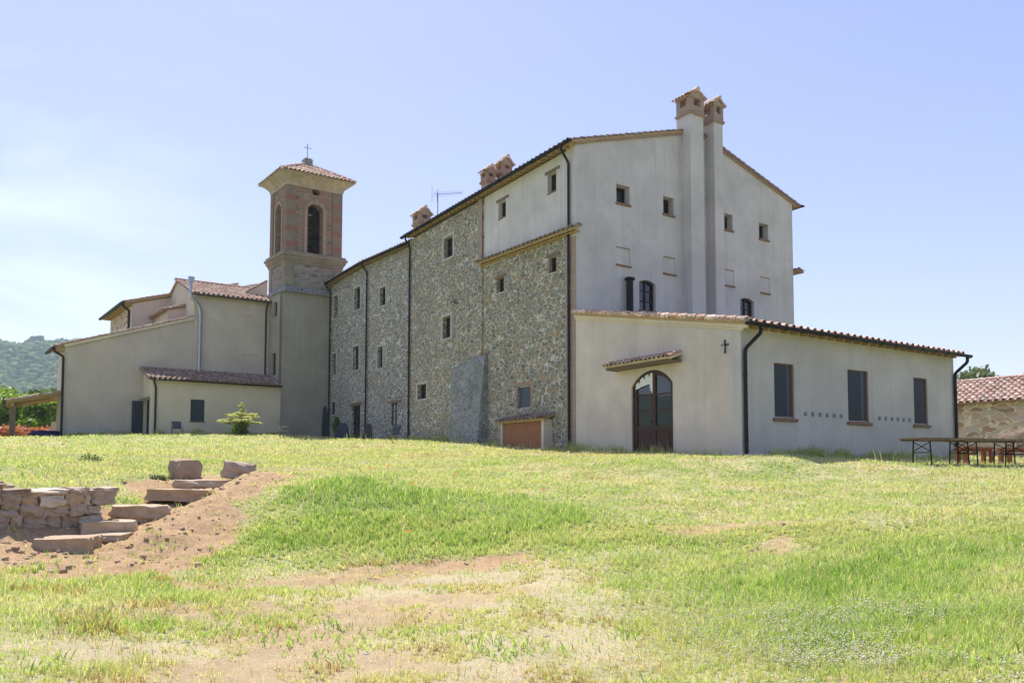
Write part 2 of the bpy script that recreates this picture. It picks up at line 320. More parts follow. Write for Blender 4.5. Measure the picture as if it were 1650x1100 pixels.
M['aerial'] = m_plain('dull_aluminium', (.10, .10, .11), .7, .2)
M['galv'] = m_plain('galvanised_metal', (.42, .44, .47), .35, .85, var=.2, scale=5)
M['black'] = m_plain('black_metal', (.012, .012, .014), .5, .3)
M['glass'] = m_glass('window_glass')
M['screen'] = m_plain('insect_screen', (.05, .06, .085), .4, var=.15, scale=20, spec=.5)
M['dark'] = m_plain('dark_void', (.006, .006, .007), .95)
M['white'] = m_plain('white_cloth', (.75, .74, .72), .8, var=.06)
M['teal'] = m_wood('teal_painted_wood', (.05, .085, .11), 'z', .55)
M['green_screen'] = m_plain('green_screen', (.03, .055, .06), .6, var=.2, scale=15)

# ------------------------------------------------------------------ lie of the land: heights (x, y, z) from image pixels at assumed distances or by hand, thin plate spline
CP = [(-20.54,-18.86,-1.643),(-21.27,-15.95,-1.539),(-19.19,-18.68,-1.898),(-19.23,-15.68,-1.771),(-18.09,-18.77,-2.049),(-17.57,-15.81,-1.909),(-16.83,-19.14,-2.158),(-15.67,-16.37,-2.008),
 (-15.59,-19.84,-2.183),(-13.8,-17.43,-2.031),(-14.44,-20.96,-2.093),(-12.07,-19.12,-1.949),(-13.67,-22.27,-1.898),(-10.91,-21.09,-1.771),(-13.31,-23.47,-1.667),(-10.36,-22.9,-1.561),
 (-21.78,-11.86,-1.427),(-22.7,-7.45,-1.025),(-23.42,-4.03,-0.551),(-25.07,3.8,-0.289),(-28.36,19.46,0.314),(-19.99,-11.61,-1.547),(-20.3,-7.12,-1.093),(-20.54,-3.63,-0.558),
 (-21.09,4.35,-0.264),(-22.19,20.31,0.417),(-18.84,-11.38,-1.576),(-19.73,-11.39,-1.528),(-18.26,-11.01,-1.56),(-18.81,-9.68,-0.923),(-19.81,-9.7,-0.844),(-18.25,-9.4,-1.005),
 (-19.06,-8.28,-0.835),(-18.73,-5.58,-0.687),(-18.57,2.41,-0.322),(-18.23,19.41,0.483),(-18.09,-11.02,-1.606),(-17.55,-10.06,-1.528),(-16.88,-8.73,-1.328),(-15.8,-7.09,-0.999),
 (-15.31,-5.96,-0.749),(-17.19,-6.68,-0.817),(-15.36,2.16,-0.351),(-13.15,18.01,0.493),(-19.26,-13.78,-1.753),(-17.96,-13.84,-1.885),(-16.67,-13.03,-1.861),(-16.41,-10.84,-1.526),
 (-14.68,-7.85,-0.798),(-15.22,-9.88,-1.113),(-12.83,0.65,-0.35),(-15.66,-14.13,-1.945),(-15.1,-12.42,-1.528),(-14.41,-10.33,-0.939),(-13.63,-7.96,-0.738),(-10.34,2.02,-0.225),
 (-14.46,-14.61,-1.98),(-13.7,-12.97,-1.604),(-12.69,-10.8,-1.017),(-11.3,-7.81,-0.758),(-12.98,-15.08,-1.898),(-12.05,-13.65,-1.58),(-10.43,-11.13,-1.115),(-8.01,-6.75,-0.712),
 (-10.81,-15.09,-1.638),(-8.37,-12.31,-1.186),(-5.94,-9.52,-0.78),(-8.99,-16.72,-1.554),(-5.68,-14.15,-1.183),(-2.13,-11.38,-0.788),(-7.64,-18.45,-1.492),(-4.11,-16.56,-1.133),
 (-0.14,-14.44,-0.812),(-6.77,-20.45,-1.385),(-2.98,-19.19,-1.065),(1.29,-17.76,-0.778),(-6.25,-22.61,-1.252),(-2.3,-22,-0.979),(2.15,-21.32,-0.735),(-20.96,-12.02,-1.49),
 (-19.7,-11.89,-1.572),(-19,-11.88,-1.614),(-18.55,-11.89,-1.639),(3,-11.2,-0.4),(8,-11.2,-0.43),(-1,-11,-0.36),(-3,-9,-0.36),(0,0,0),
 (0,-4.4,-0.12),(0,-8.47,-0.28),(6,-8.5,-0.31),(12.8,-8.5,-0.33),(0,7.5,0.49),(0,15.5,0.84),(0,22,1.05),(0,29,1.28),
 (-3.5,29.3,1.5),(-12,29.3,1.35),(-12,31.8,1.3),(-17,31.8,1.17),(-24,33,1),(22,-5,-0.1),(22,-15,-0.6),(30,10,0.3),
 (10,15,0.4),(-17,45,1),(-35,50,0.6),(0,50,1.2),(-50,20,-0.2),(-45,-5,-1.6),(30,-30,-2),(10,-40,-2.2),
 (-30,-50,-2.3),(-60,-30,-2.2),(45,0,-0.2),(40,45,0),
 ]
CPA=np.array(CP)
def _U(r2): return np.where(r2>0,r2*np.log(r2+1e-12),0)*.5
NC=len(CPA)
K=_U(((CPA[:,None,:2]-CPA[None,:,:2])**2).sum(-1))+np.eye(NC)*.45
Pm=np.c_[np.ones(NC),CPA[:,:2]]
Aa=np.block([[K,Pm],[Pm.T,np.zeros((3,3))]])
W=np.linalg.solve(Aa,np.r_[CPA[:,2],0,0,0])
def vnoise(x,y,s,seed=0):
    x=x/s;y=y/s;xi=np.floor(x).astype(np.int64);yi=np.floor(y).astype(np.int64);fx=x-xi;fy=y-yi
    fx=fx*fx*(3-2*fx);fy=fy*fy*(3-2*fy)
    def h(a,b):
        v=(a*374761393+b*668265263+seed*974634777)&0x7fffffff; v=((v^(v>>13))*1274126177)&0x7fffffff
        return ((v^(v>>16))&0xffff)/65535.
    return (h(xi,yi)*(1-fx)+h(xi+1,yi)*fx)*(1-fy)+(h(xi,yi+1)*(1-fx)+h(xi+1,yi+1)*fx)*fy
def base_z(x,y):
    x=np.atleast_1d(np.asarray(x,float));y=np.atleast_1d(np.asarray(y,float))
    xc=np.clip(x,-60,45);yc=np.clip(y,-50,50); out=np.empty(x.shape)
    xf,yf,of=xc.ravel(),yc.ravel(),out.ravel()
    for i in range(0,len(xf),20000):
        a=xf[i:i+20000];b=yf[i:i+20000]
        r2=(a[:,None]-CPA[None,:,0])**2+(b[:,None]-CPA[None,:,1])**2
        of[i:i+20000]=_U(r2)@W[:NC]+W[NC]+W[NC+1]*a+W[NC+2]*b
    out=of.reshape(x.shape)
    L_=[(-17.2,-11.7),(-16.4,-10.5),(-15.55,-9.3),(-14.95,-8.3)]; m_=np.zeros(x.shape)   # heaped earth beside the steps
    for (ax,ay),(bx,by) in zip(L_[:-1],L_[1:]):
        dx,dy=bx-ax,by-ay; t=np.clip(((x-ax)*dx+(y-ay)*dy)/(dx*dx+dy*dy),0,1); m_=np.maximum(m_,np.exp(-((x-ax-t*dx)**2+(y-ay-t*dy)**2)/.30))
    out=out+.24*m_
    ex=np.hypot(x-xc,y-yc); out=out-np.minimum(ex*.08,14)
    return out

def gz(x, y): return float(base_z(x, y)[0])
# ------------------------------------------------------------------ roofs
def tiles(mb, O, U, S, lu, ls, pitch=.33, row=.37, r=.088, clip=None, jit=1.0, first_channel=True, lo=0.0, hi=1.0, seg=6):
    """barrel tiles on a slope; O eave corner, U along the eave, S up the slope"""
    U = Vector(U).normalized(); S = Vector(S).normalized(); Nn = U.cross(S).normalized()
    if Nn.z < 0: Nn = -Nn
    O = Vector(O); nc = int(lu/pitch); nr = int(math.ceil(ls/row))
    for i in range(nc+1):
        uc = min(max(i*pitch, r), lu-r*.6)
        for j in range(nr):
            s0 = j*row-.03; s1 = min((j+1)*row+.04, ls)
            if clip and not clip(uc, (s0+s1)/2): continue
            a = random.uniform(-.012, .012)*jit; b = random.uniform(-.012, .012)*jit; lift = random.uniform(0, .012)*jit
            t = lo+(hi-lo)*random.random()
            P0 = O+U*(uc+a)+S*s0+Nn*(.045+lift); P1 = O+U*(uc+b)+S*s1+Nn*(.018)
            A = [P0+U*math.cos(PI*k/seg)*r*1.12+Nn*math.sin(PI*k/seg)*r for k in range(seg+1)]
            B = [P1+U*math.cos(PI*k/seg)*r*.9+Nn*math.sin(PI*k/seg)*r*.85 for k in range(seg+1)]
            Ai = [P0+U*math.cos(PI*k/seg)*r*.92+Nn*math.sin(PI*k/seg)*r*.78 for k in range(seg+1)]
            m = seg+1
            mb.raw(A+B, [(k, k+1, m+k+1, m+k) for k in range(seg)], t)
            mb.raw(A+Ai, [(k, k+1, m+k+1, m+k) for k in range(seg)], t)
            if i < nc:      # flat pan tile with a stepped lower edge
                ua = uc+r*.55; ub_ = min((i+1)*pitch, lu-r*.6)-r*.55; t2 = lo+(hi-lo)*random.random(); l1 = .062+random.uniform(0, .008); sa = s0-.015
                q = [O+U*ua+S*sa+Nn*l1, O+U*ub_+S*sa+Nn*l1, O+U*ub_+S*s1+Nn*.034, O+U*ua+S*s1+Nn*.034, O+U*ua+S*sa+Nn*(l1-.028), O+U*ub_+S*sa+Nn*(l1-.028)]
                mb.raw(q, [(0, 1, 2, 3), (4, 5, 1, 0)], t2)
def slab(mb, O, U, S, lu, ls, th=.1, lift=0.0):
    U = Vector(U).normalized(); S = Vector(S).normalized(); Nn = U.cross(S).normalized()
    if Nn.z < 0: Nn = -Nn
    O = Vector(O)+Nn*lift
    P = [O+U*a+S*b-Nn*c for c in (0, th) for b in (0, ls) for a in (0, lu)]
    mb.raw(P, [(0, 1, 3, 2), (4, 6, 7, 5), (0, 4, 5, 1), (2, 3, 7, 6), (0, 2, 6, 4), (1, 5, 7, 3)], .2)
def roof(parent, name, O, U, S, lu, ls, mat, under=M['soffit'], rafters=0, ridge=True, **kw):
    mb = MB(); slab(mb, O, U, S, lu, ls, .03, .03); tiles(mb, O, U, S, lu, ls, **kw)
    Uv = Vector(U).normalized(); Sv = Vector(S).normalized(); Nn = Uv.cross(Sv).normalized()
    if Nn.z < 0: Nn = -Nn
    if ridge:
        k = 0; E = Vector(O)+Sv*ls+Nn*.05
        while k < lu-.1:
            P0 = E+Uv*k; P1 = E+Uv*min(k+.46, lu); H = Uv.cross(Vector((0, 0, 1))).normalized(); t = random.random()
            A = [P0+H*math.cos(PI*q/6)*.12+Vector((0, 0, 1))*math.sin(PI*q/6)*.12 for q in range(7)]; B = [P1+H*math.cos(PI*q/6)*.10+Vector((0, 0, 1))*math.sin(PI*q/6)*.10 for q in range(7)]
            mb.raw(A+B, [(q, q+1, 8+q, 7+q) for q in range(6)], t); k += .42
    o = mb.build(name, mat, parent)
    ub = MB(); slab(ub, Vector(O)+Sv*.03, U, S, lu, ls-.03, .07, -.003)
    if rafters:
        k = .12
        while k < lu-.05:
            ub.raw([Vector(O)+Uv*(k+a)+Sv*b-Nn*c for c in (.07, .17) for b in (.08, min(ls, 1.0)) for a in (0, .09)], [(0, 1, 3, 2), (4, 6, 7, 5), (0, 4, 5, 1), (2, 3, 7, 6), (0, 2, 6, 4), (1, 5, 7, 3)], .5); k += rafters
    ub.build('eave_boards', under, o)
    return o

# ------------------------------------------------------------------ openings
def rect(u0, u1, z0, z1): return [(u0, z0), (u1, z0), (u1, z1), (u0, z1)]
def arch(u0, u1, z0, zs, za, n=12):
    """flat segmental or round head between the springing zs and the crown za"""
    c = (u0+u1)/2; h = za-zs; a = (u1-u0)/2
    R = (a*a+h*h)/(2*h); th = math.asin(min(1, a/R)); th = PI-th if h > a else th
    return [(u0, z0), (u1, z0)]+[(c+R*math.sin(th-2*th*k/n), za-R+R*math.cos(th-2*th*k/n)) for k in range(n+1)]
def arch_ring(mb, F, u0, u1, zs, za, w0, w1, th, n=15, seed=0):
    P = arch(u0, u1, zs, zs, za, n)[2:]; Q = arch(u0-th, u1+th, zs, zs, za+th, n)[2:]
    rr = random.Random(seed)
    for i in range(n):
        a, b, c, d = P[i], P[i+1], Q[i+1], Q[i]; k = .06
        a2 = (a[0]+(b[0]-a[0])*k, a[1]+(b[1]-a[1])*k); b2 = (b[0]-(b[0]-a[0])*k, b[1]-(b[1]-a[1])*k)
        d2 = (d[0]+(c[0]-d[0])*k, d[1]+(c[1]-d[1])*k); c2 = (c[0]-(c[0]-d[0])*k, c[1]-(c[1]-d[1])*k)
        mb.prism(F, [a2, b2, c2, d2], w0, w1, rr.random())
def window(parent, F, u0, u1, z0, z1, dep=.2, w=0.0, style='wood', sill=None, lintel=None, surround=None, bars=(1, 1), zs=None, name='window', label=None, fw=.055, fmat=None, pane='glass', shut=False):
    """frame (the part) > pane, sill, lintel, surround"""
    fm = fmat or M['brown']; mb = MB(); b = w-dep
    top = z1 if zs is None else zs
    mb.box(F, u0, u0+fw, b-.02, b+.05, z0, top); mb.box(F, u1-fw, u1, b-.02, b+.05, z0, top)
    mb.box(F, u0+fw, u1-fw, b-.02, b+.048, z0, z0+fw)
    if zs is None: mb.box(F, u0+fw, u1-fw, b-.02, b+.048, z1-fw, z1)
    else: arch_ring(mb, F, u0+fw, u1-fw, zs, z1-fw, b-.02, b+.05, fw, 10)
    nu, nz = bars
    for k in range(1, nu): c = u0+(u1-u0)*k/nu; mb.box(F, c-.02, c+.02, b-.015, b+.055, z0+fw, z1-fw)
    for k in range(1, nz): c = z0+(z1-z0)*k/nz; mb.box(F, u0+fw, u1-fw, b-.01, b+.043, c-.014, c+.014)
    o = mb.build(name, fm, parent)
    if label: o['label'] = label
    p = MB(); poly = rect(u0, u1, z0, z1) if zs is None else arch(u0, u1, z0, zs, z1)
    p.prism(F, poly, b-.045, b-.01); p.build('pane' if pane == 'glass' else 'screen' if pane == 'screen' else 'panel', M[pane] if pane in M else pane, o)
    if sill: s = MB(); e = sill; s.box(F, u0-e[0], u1+e[0], w-dep+.06, w+e[1], z0-e[2], z0-.001); s.box(F, u0-e[0]+.01, u1+e[0]-.01, w-.02, w+e[1]-.015, z0-e[2]-.018, z0-e[2]-.001); s.build('sill', sill[3] if len(sill) > 3 else M['sill'], o)
    if lintel: s = MB(); s.box(F, u0-lintel[0], u1+lintel[1], w-dep+.06, w+.035, z1+.001, z1+lintel[2]); s.build('lintel', lintel[3] if len(lintel) > 3 else M['wood'], o)
    if surround:
        s = MB(); q = surround
        s.box(F, u0-q, u0-.001, w-.06, w+.022, z0-.02, z1+.001); s.box(F, u1+.001, u1+q, w-.06, w+.022, z0-.02, z1+.001)
        s.box(F, u0-q-.03, u1+q+.03, w-.06, w+.026, z1+.002, z1+q*.95); s.box(F, u0-q-.03, u1+q+.03, w-.06, w+.05, z0-.12, z0-.021)
        s.build('stone_surround', M['stone'], o)
    return o
def downpipe(parent, pts, r=.055, name='downpipe', mat=None, clips=(), F=None):
    """swan neck pipe, rounded at the bends"""
    P = [Vector(p) for p in pts]; out = [P[0]]
    for i in range(1, len(P)-1):
        a, b, c = P[i-1], P[i], P[i+1]; d1 = (a-b).normalized(); d2 = (c-b).normalized(); k = min(.12, (a-b).length*.4, (c-b).length*.4)
        for t in (0, .33, .67, 1): out.append((b+d1*k)*(1-t)**2+b*2*t*(1-t)+(b+d2*k)*t*t)
    out.append(P[-1]); mb = MB(); mb.tube(out, r, 12)
    a, b = P[-2], P[-1]; L = (b-a).length; k = .8
    while k < L-.3: q = a+(b-a)*(k/L); mb.tube([q-Vector((0, 0, .02)), q+Vector((0, 0, .02))], r*1.22, 12); k += 2.1
    return mb.build(name, mat or M['metal'], parent, smooth=False)
def chimney_head(parent, x0, x1, y0, y1, z0, zb, zt, mat=M['brickpale'], nm='chimney_head'):
    """ledge, brick lantern with openings and a small gabled tile cap"""
    F = WORLD; m = MB(); e = .03
    m.box(F, x0-e, x1+e, y0-e, y1+e, z0-.05, z0+.02); m.box(F, x0-e-.03, x1+e+.03, y0-e-.03, y1+e+.03, z0+.021, z0+.07)
    zl = z0+.07+(zb-z0)*.42; m.box(F, x0, x1, y0, y1, z0+.07, zl)
    p = (x1-x0)*.27; q = (y1-y0)*.27
    for a in ((x0, x0+p), (x1-p, x1)):
        for b in ((y0, y0+q), (y1-q, y1)): m.box(F, *a, *b, zl, zb)
    m.box(F, x0+p, x1-p, (y0+y1)/2-.03, (y0+y1)/2+.03, zl, zb)
    m.box(F, x0-.02, x1+.02, y0-.02, y1+.02, zb, zb+.07)
    o = m.build(nm, mat, parent)
    c = MB(); xm = (x0+x1)/2; o_ = .09; G = Fr((0, 0, 0), (1, 0, 0), (0, 1, 0))
    c.prism(G, [(x0-.03, zb+.07), (x1+.03, zb+.07), (xm, zt-.12)], y0+.02, y1-.02, .5)
    c.build('cap_gable', M['cove'], o)
    t = MB()
    for sx in (-1, 1):
        O = Vector((x0-o_ if sx < 0 else x1+o_, y0-o_, zb+.05)); S = Vector((xm-O.x, 0, zt-.1-O.z)); slab(t, O, (0, 1, 0), S, y1-y0+2*o_, S.length, .03, .02)
        tiles(t, O, (0, 1, 0), S, y1-y0+2*o_, S.length, pitch=.2, row=.34, r=.075, first_channel=False)
    t.tube([(xm, y0-o_-.03, zt-.05), (xm, y1+o_+.03, zt-.05)], .10, 10, .9)
    t.build('cap_tiles', M['tilep'], o)
    return o

# ================================================================== MAIN HOUSE
FW = Fr((0, 0, 0), (0, 1, 0), (-1, 0, 0)); FG = Fr((0, 0, 0), (1, 0, 0), (0, -1, 0)); FE = Fr((0, -8.47, 0), (1, 0, 0), (0, -1, 0))
house = thing('farmhouse', (0, 0, 0), 'tall gabled farmhouse block, pale plaster gable wall and rubble stone side wall', 'house')
# stone side wall, left and slightly proud half
hA = [rect(10.42, 11.42, 10.5, 11.62), rect(10.62, 11.5, 6.2, 7.36), rect(13.4, 14.5, 3.16, 3.98)]
m = MB(); m.wall(FW, rect(7.4, 15.68, -.8, 12.62), hA, .07, .30); stoneA = m.build('stone_wall', M['rubble'], house)
hB = [rect(5.5, 6.12, 7.66, 8.36), rect(1.32, 1.86, 7.72, 8.42), rect(3.24, 4.3, 2.0, 3.02)]
m = MB(); m.wall(FW, rect(.6, 7.4, -.8, 9.15), hB, 0, .24, .52); m.build('stone_wall', M['rubble'], house)
hC = [rect(5.38, 6.05, 11.26, 12.08), rect(1.36, 2.0, 11.28, 12.14)]
m = MB(); m.wall(FW, rect(.6, 7.4, 9.15, 12.72), hC, -.03, .3, .47); m.build('plaster_wall', M['gable'], house)
# brick quoins
m = MB()
for k in range(int(9.2/.21)):
    z = -.1+k*.21; L = random.choice((.602, .72, .66)); m.box(FW, -.012, L, -.03, .014, z, z+.2, random.random()); 
m.build('brick_quoins', M['brickpale'], house)
m = MB()
for k in range(int(3.4/.2)):
    z = 9.3+k*.2; m.box(FW, 7.4-.0, 7.4+random.choice((.25, .4, .33)), .05, .084, z, z+.19, random.random())
m.build('brick_quoins', M['brickpale'], house)
# gable wall
def zL(x): return 13.024+.306*x
def zR(x): return 17.36-.298*x
hG = [rect(2.24, 3.01, 10.77, 11.58), rect(5.01, 5.67, 10.78, 11.59), rect(9.02, 9.60, 10.76, 11.54), rect(11.53, 12.23, 10.72, 11.52),
      arch(3.52, 4.49, 6.23, 7.46, 7.60), arch(10.07, 11.06, 6.1, 7.46, 7.60)]
blind = [rect(2.24, 2.99, 8.07, 8.81), rect(4.99, 5.71, 8.07, 8.81), rect(9.03, 9.62, 8.05, 8.79), rect(11.6, 12.26, 8.02, 8.77)]
m = MB(); m.wall(FG, [(.0, -.8), (14.15, -.8), (14.15, zR(14.15)-.2), (7.18, 15.02), (.0, zL(0)-.2)], hG+blind, 0, .40, .6); m.build('gable_wall', M['gable'], house)
M['darkteal'] = m_plain('dark_shutter_and_shaded_leaf', (.022, .028, .042), .5, var=.2)
m = MB(); m.box(WORLD, 13.65, 14.148, .6, 15.6, -.8, zR(14.15)-.25); m.build('east_wall', M['gable'], house)
m = MB(); m.wall(Fr((0, 15.68, 0), (1, 0, 0), (0, 1, 0)), [(.52, -.8), (14.14, -.8), (14.14, zR(14.15)-.22), (7.18, 15.0), (.52, zL(.5)-.22)], [], 0, .1, .45); m.build('rear_gable_wall', M['rubble'], house)
for b in blind:
    m = MB(); (u0, z0), (u1, _), (_, z1), _ = b
    m.box(FG, u0, u1, -.1, -.035, z0, z1); o = m.build('blind_window', M['gable'], house); o['label'] = 'shallow plastered blind window with terracotta sill'
    s = MB(); s.box(FG, u0-.05, u1+.05, -.04, .06, z0-.07, z0-.001); s.build('sill', M['sill'], o)
    s = MB(); s.box(FG, u0-.02, u1+.02, -.01, .012, z1+.001, z1+.03); s.build('lintel', M['sill'], o)
SL = (.05, .06, .075)
for (u0, z0), (u1, _), (_, z1), _ in hG[:4]: window(house, FG, u0, u1, z0, z1, dep=.40, sill=SL, bars=(1, 1), fw=.05)
for i in (4, 5): a = hG[i]; window(house, FG, a[0][0], a[1][0], a[0][1], 7.60, dep=.2, zs=7.46, sill=SL, bars=(2, 3), fw=.07)
# windows of the stone side
window(house, FW, 10.42, 11.42, 10.5, 11.62, .28, .07, surround=.17, bars=(2, 2))
window(house, FW, 10.62, 11.5, 6.2, 7.36, .28, .07, surround=.17, bars=(2, 2))
window(house, FW, 13.4, 14.5, 3.16, 3.98, .28, .07, surround=.15, bars=(2, 2))
BL = (.25, .16, .12, M['wood'])
for u0, u1, z0, z1 in ((5.5, 6.12, 7.66, 8.36), (1.32, 1.86, 7.72, 8.42)): window(house, FW, u0, u1, z0, z1, .22, 0, lintel=BL, sill=(.06, .03, .06, M['stone']))
for u0, u1, z0, z1 in ((5.38, 6.05, 11.26, 12.08), (1.36, 2.0, 11.28, 12.14)): window(house, FW, u0, u1, z0, z1, .28, -.03, lintel=BL, sill=(.02, .02, .05))
o = window(house, FW, 3.24, 4.3, 2.0, 3.02, .1, 0, pane='screen', fw=.05, fmat=M['galv'], label='square window closed by a grey screen, brick surround')
m = MB()
for k in range(5): z = 2.0+k*.21; m.box(FW, 3.24-random.choice((.14, .26)), 3.238, -.05, .018, z, z+.2, random.random()); m.box(FW, 4.302, 4.3+random.choice((.14, .26)), -.05, .018, z, z+.2, random.random())
for k in range(13): u = 3.1+k*.105; m.box(FW, u, u+.095, -.05, .02, 3.022, 3.2, random.random())
m.build('brick_surround', M['brick'], o)
# tiled string course between stone and plaster on the side wall
sb = Vector((0, 7.9, .25)).normalized()
roof(house, 'tile_band', (-.37, -.42, 9.12), sb, (1, 0, .42), 7.95, .45, M['tiled'], rafters=0, ridge=False, row=.34)
m = MB()
for k in range(26): u = -.3+k*.30; m.box(FW, u, u+.24, 0, .17, 9.03+u*.0316, 9.09+u*.0316, random.random())
m.build('band_corbels', M['soffit'], house)
m = MB(); slab(m, (14.16, -.35, 9.5), (0, 1, 0), (.45, 0, -.16), 8, .42, .05); tiles(m, (14.58, -.35, 9.36), (0, 1, 0), (-.45, 0, .16), 8, .42, row=.4); m.build('tile_band', M['tiled'], house)
# roof
ang = .306; Ls = math.hypot(7.18+.42, (7.18+.42)*ang)
roof(house, 'roof', (-.40, -.14, zL(-.40)-.09), (0, 1, 0), (1, 0, ang), 16.05, Ls, M['tiled'], rafters=.42, lo=.1, hi=.9)
Lr = math.hypot(14.68-7.18, (14.68-7.18)*.298)
roof(house, 'roof', (14.68, -.14, zR(14.68)-.09), (0, 1, 0), (-1, 0, .298), 16.05, Lr, M['tiled'], under=M['sill'], ridge=False, lo=.1, hi=.9)
m = MB()   # brick verge course below the gable tiles
m.prism(FG, [(-.02, zL(0)-.24), (7.18, 14.98), (14.4, zR(14.4)-.22), (14.4, zR(14.4)-.115), (7.18, 15.10), (-.02, zL(0)-.13)], 0, .10); m.build('verge_course', M['brickpale'], house)
m = MB(); m.gutter((-.46, -.25, 12.80), (-.46, 16.05, 12.80), .10); m.build('gutter', M['metal'], house)
m = MB(); m.gutter((14.76, -.25, 12.92), (14.76, 15.9, 12.92), .09); m.build('gutter', M['metal'], house)
downpipe(house, [(-.46, .34, 12.75), (-.46, .34, 12.55), (-.09, .34, 12.1), (-.09, .34, 9.62), (-.42, .34, 9.42)][:4]+[(-.09, .34, 9.35)])
downpipe(house, [(-.12, .34, 9.05), (-.10, .34, 8.9), (-.10, .34, -.3)])
downpipe(house, [(-.46, 15.5, 12.75), (-.46, 15.5, 12.55), (-.17, 15.5, 12.2), (-.17, 15.5, .4)])
# twin chimney stacks on the gable
for x0, x1, dz in ((6.20, 7.06, 0), (7.77, 8.36, 0)):
    m = MB(); m.box(WORLD, x0, x1, -.55, .30, -.3, 15.52); st = m.build('chimney_stack', M['gable'], house)
    chimney_head(st, x0-.03, x1+.03, -.58, .28, 15.54, 16.26, 16.76 if x0 < 7 else 16.74)
# buttress
m = MB(); rb = random.Random(4); nu_b, nz_b = 12, 14; V_ = []
for a in range(nz_b+1):
    tz = a/nz_b; z = -.5+tz*5.35
    for b in range(nu_b+1):
        tu = b/nu_b; y0b = 6.95+.04*rb.uniform(-1, 1); y1b = 10.75-.35*tz+.16*rb.uniform(-1, 1); y = y0b+(y1b-y0b)*tu
        wv = (.60-.52*tz)*min(1, (1-tu)*3.2)+.085+.02*rb.uniform(-1, 1)
        if a == nz_b: z_ = z-.35*tu+rb.uniform(-.12, .12)
        else: z_ = z
        V_.append((-wv, y, z_))
m.raw(V_, [(a*(nu_b+1)+b, a*(nu_b+1)+b+1, (a+1)*(nu_b+1)+b+1, (a+1)*(nu_b+1)+b) for a in range(nz_b) for b in range(nu_b)])
for a in range(nz_b): p, q = V_[a*(nu_b+1)], V_[(a+1)*(nu_b+1)]; m.face([p, q, (0, q[1], q[2]), (0, p[1], p[2])])
m.raw(V_[-(nu_b+1):]+[(0, v[1], v[2]) for v in V_[-(nu_b+1):]], [(b, b+1, nu_b+2+b, nu_b+1+b) for b in range(nu_b)])
m.build('buttress', M['butt'], house)
# brick fronted store against the wall
m = MB(); m.box(FW, 1.62, 1.80, 0, .46, -.4, 1.42); m.box(FW, 4.88, 5.02, 0, .46, -.4, 1.42); m.box(FW, 1.80, 4.88, 0, .42, 1.36, 1.46); st = m.build('wood_store', M['ext'], house)
m = MB(); m.box(FW, 1.80, 4.88, .30, .40, -.4, 1.36); m.build('brick_infill', m_brick('orange_brick', (.36, .15, .075), (.42, .20, .11), (.33, .16, .09), .25, .062, .008), st)
roof(st, 'tile_roof', (-.62, 1.45, 1.42), (0, 1, 0), (1, 0, .38), 3.8, .64, M['tiled'], ridge=False, row=.32)
# flue beside the first floor window
m = MB(); m.tube([(2.72, -.28, 5.4), (2.72, -.28, 7.36)], .15, 20); m.tube([(2.72, -.28, 7.36), (2.72, -.28, 7.40), (2.72, -.28, 7.42), (2.72, -.28, 7.48)], [.17, .24, .24, .20], 20); m.build('flue_pipe', M['black'], house)
# small chimneys on the roof
for x0, x1, y0, y1, zb, zt in ((1.0, 1.5, 8.75, 9.3, 14.66, 15.1), (1.85, 2.4, 8.55, 9.15, 15.2, 15.72)):
    m = MB(); m.box(WORLD, x0, x1, y0, y1, 12.9, zb-.45); st = m.build('chimney_stack', M['brickpale'], house)
    chimney_head(st, x0-.03, x1+.03, y0-.03, y1+.03, zb-.45, zb, zt, mat=M['brick'])

# ================================================================== REAR WING
wing = thing('rear_wing', (0, 21.8, 0), 'lower rubble stone wing between the tall farmhouse and the bell tower', 'building')
a0 = Vector((.6, 15.68, 0)); a1 = Vector((0, 21.8, 0)); dm = (a1-a0).normalized(); FM = Fr(a0, dm, (-dm.y, dm.x, 0)); LM = (a1-a0).length
def um(y): return (y-15.68)/dm.y
hM = [rect(um(19.75), um(20.5), 9.57, 10.72), rect(um(20.05), um(20.7), 5.6, 6.95), rect(um(18.1), um(18.9), 1.85, 3.24)]
m = MB(); m.wall(FM, rect(0, LM, -.5, 12.62), hM, 0, .3, .5); m.build('stone_wall', M['rubble2'], wing)
hF = [rect(23.5, 24.6, 9.95, 11.45), rect(27.75, 28.6, 10.0, 11.65), rect(23.65, 24.7, 5.85, 7.45), rect(28.0, 28.85, 5.9, 7.45), rect(23.3, 24.8, .6, 3.42), rect(28.0, 28.75, 3.05, 3.95)]
m = MB(); m.wall(FW, rect(21.8, 29.35, -.5, 12.62), hF, 0, .32, .5); m.build('stone_wall', M['rubble2'], wing)
q = hM[0]; window(wing, FM, q[0][0], q[1][0], q[0][1], q[2][1], .26, surround=.14, bars=(1, 2))
q = hM[1]; window(wing, FM, q[0][0], q[1][0], q[0][1], q[2][1], .26, surround=.12, bars=(1, 2))
q = hM[2]; window(wing, FM, q[0][0], q[1][0], q[0][1], q[2][1], .12, lintel=(.3, .2, .16), bars=(2, 3), pane=m_plain('net_curtain', (.35, .37, .36), .6), label='ground floor casement window with pale curtain')
for i in (0, 1, 2, 3): q = hF[i]; window(wing, FW, q[0][0], q[1][0], q[0][1], q[2][1], .28, surround=.15, bars=(2, 2))
q = hF[5]; window(wing, FW, q[0][0], q[1][0], q[0][1], q[2][1], .14, surround=.10, pane='screen')
o = window(wing, FW, 23.3, 24.8, .8, 3.42, .22, lintel=(.35, .3, .2), bars=(2, 4), name='door', fw=.08)
m = MB(); m.box(FW, 23.36, 24.74, -.20, -.155, .9, 1.6); m.build('door_panel', M['brown'], o)
m = MB(); m.box(WORLD, .5, 9, 15.7, 29.3, 12.3, 12.5); m.build('attic_floor', M['wood'], wing)
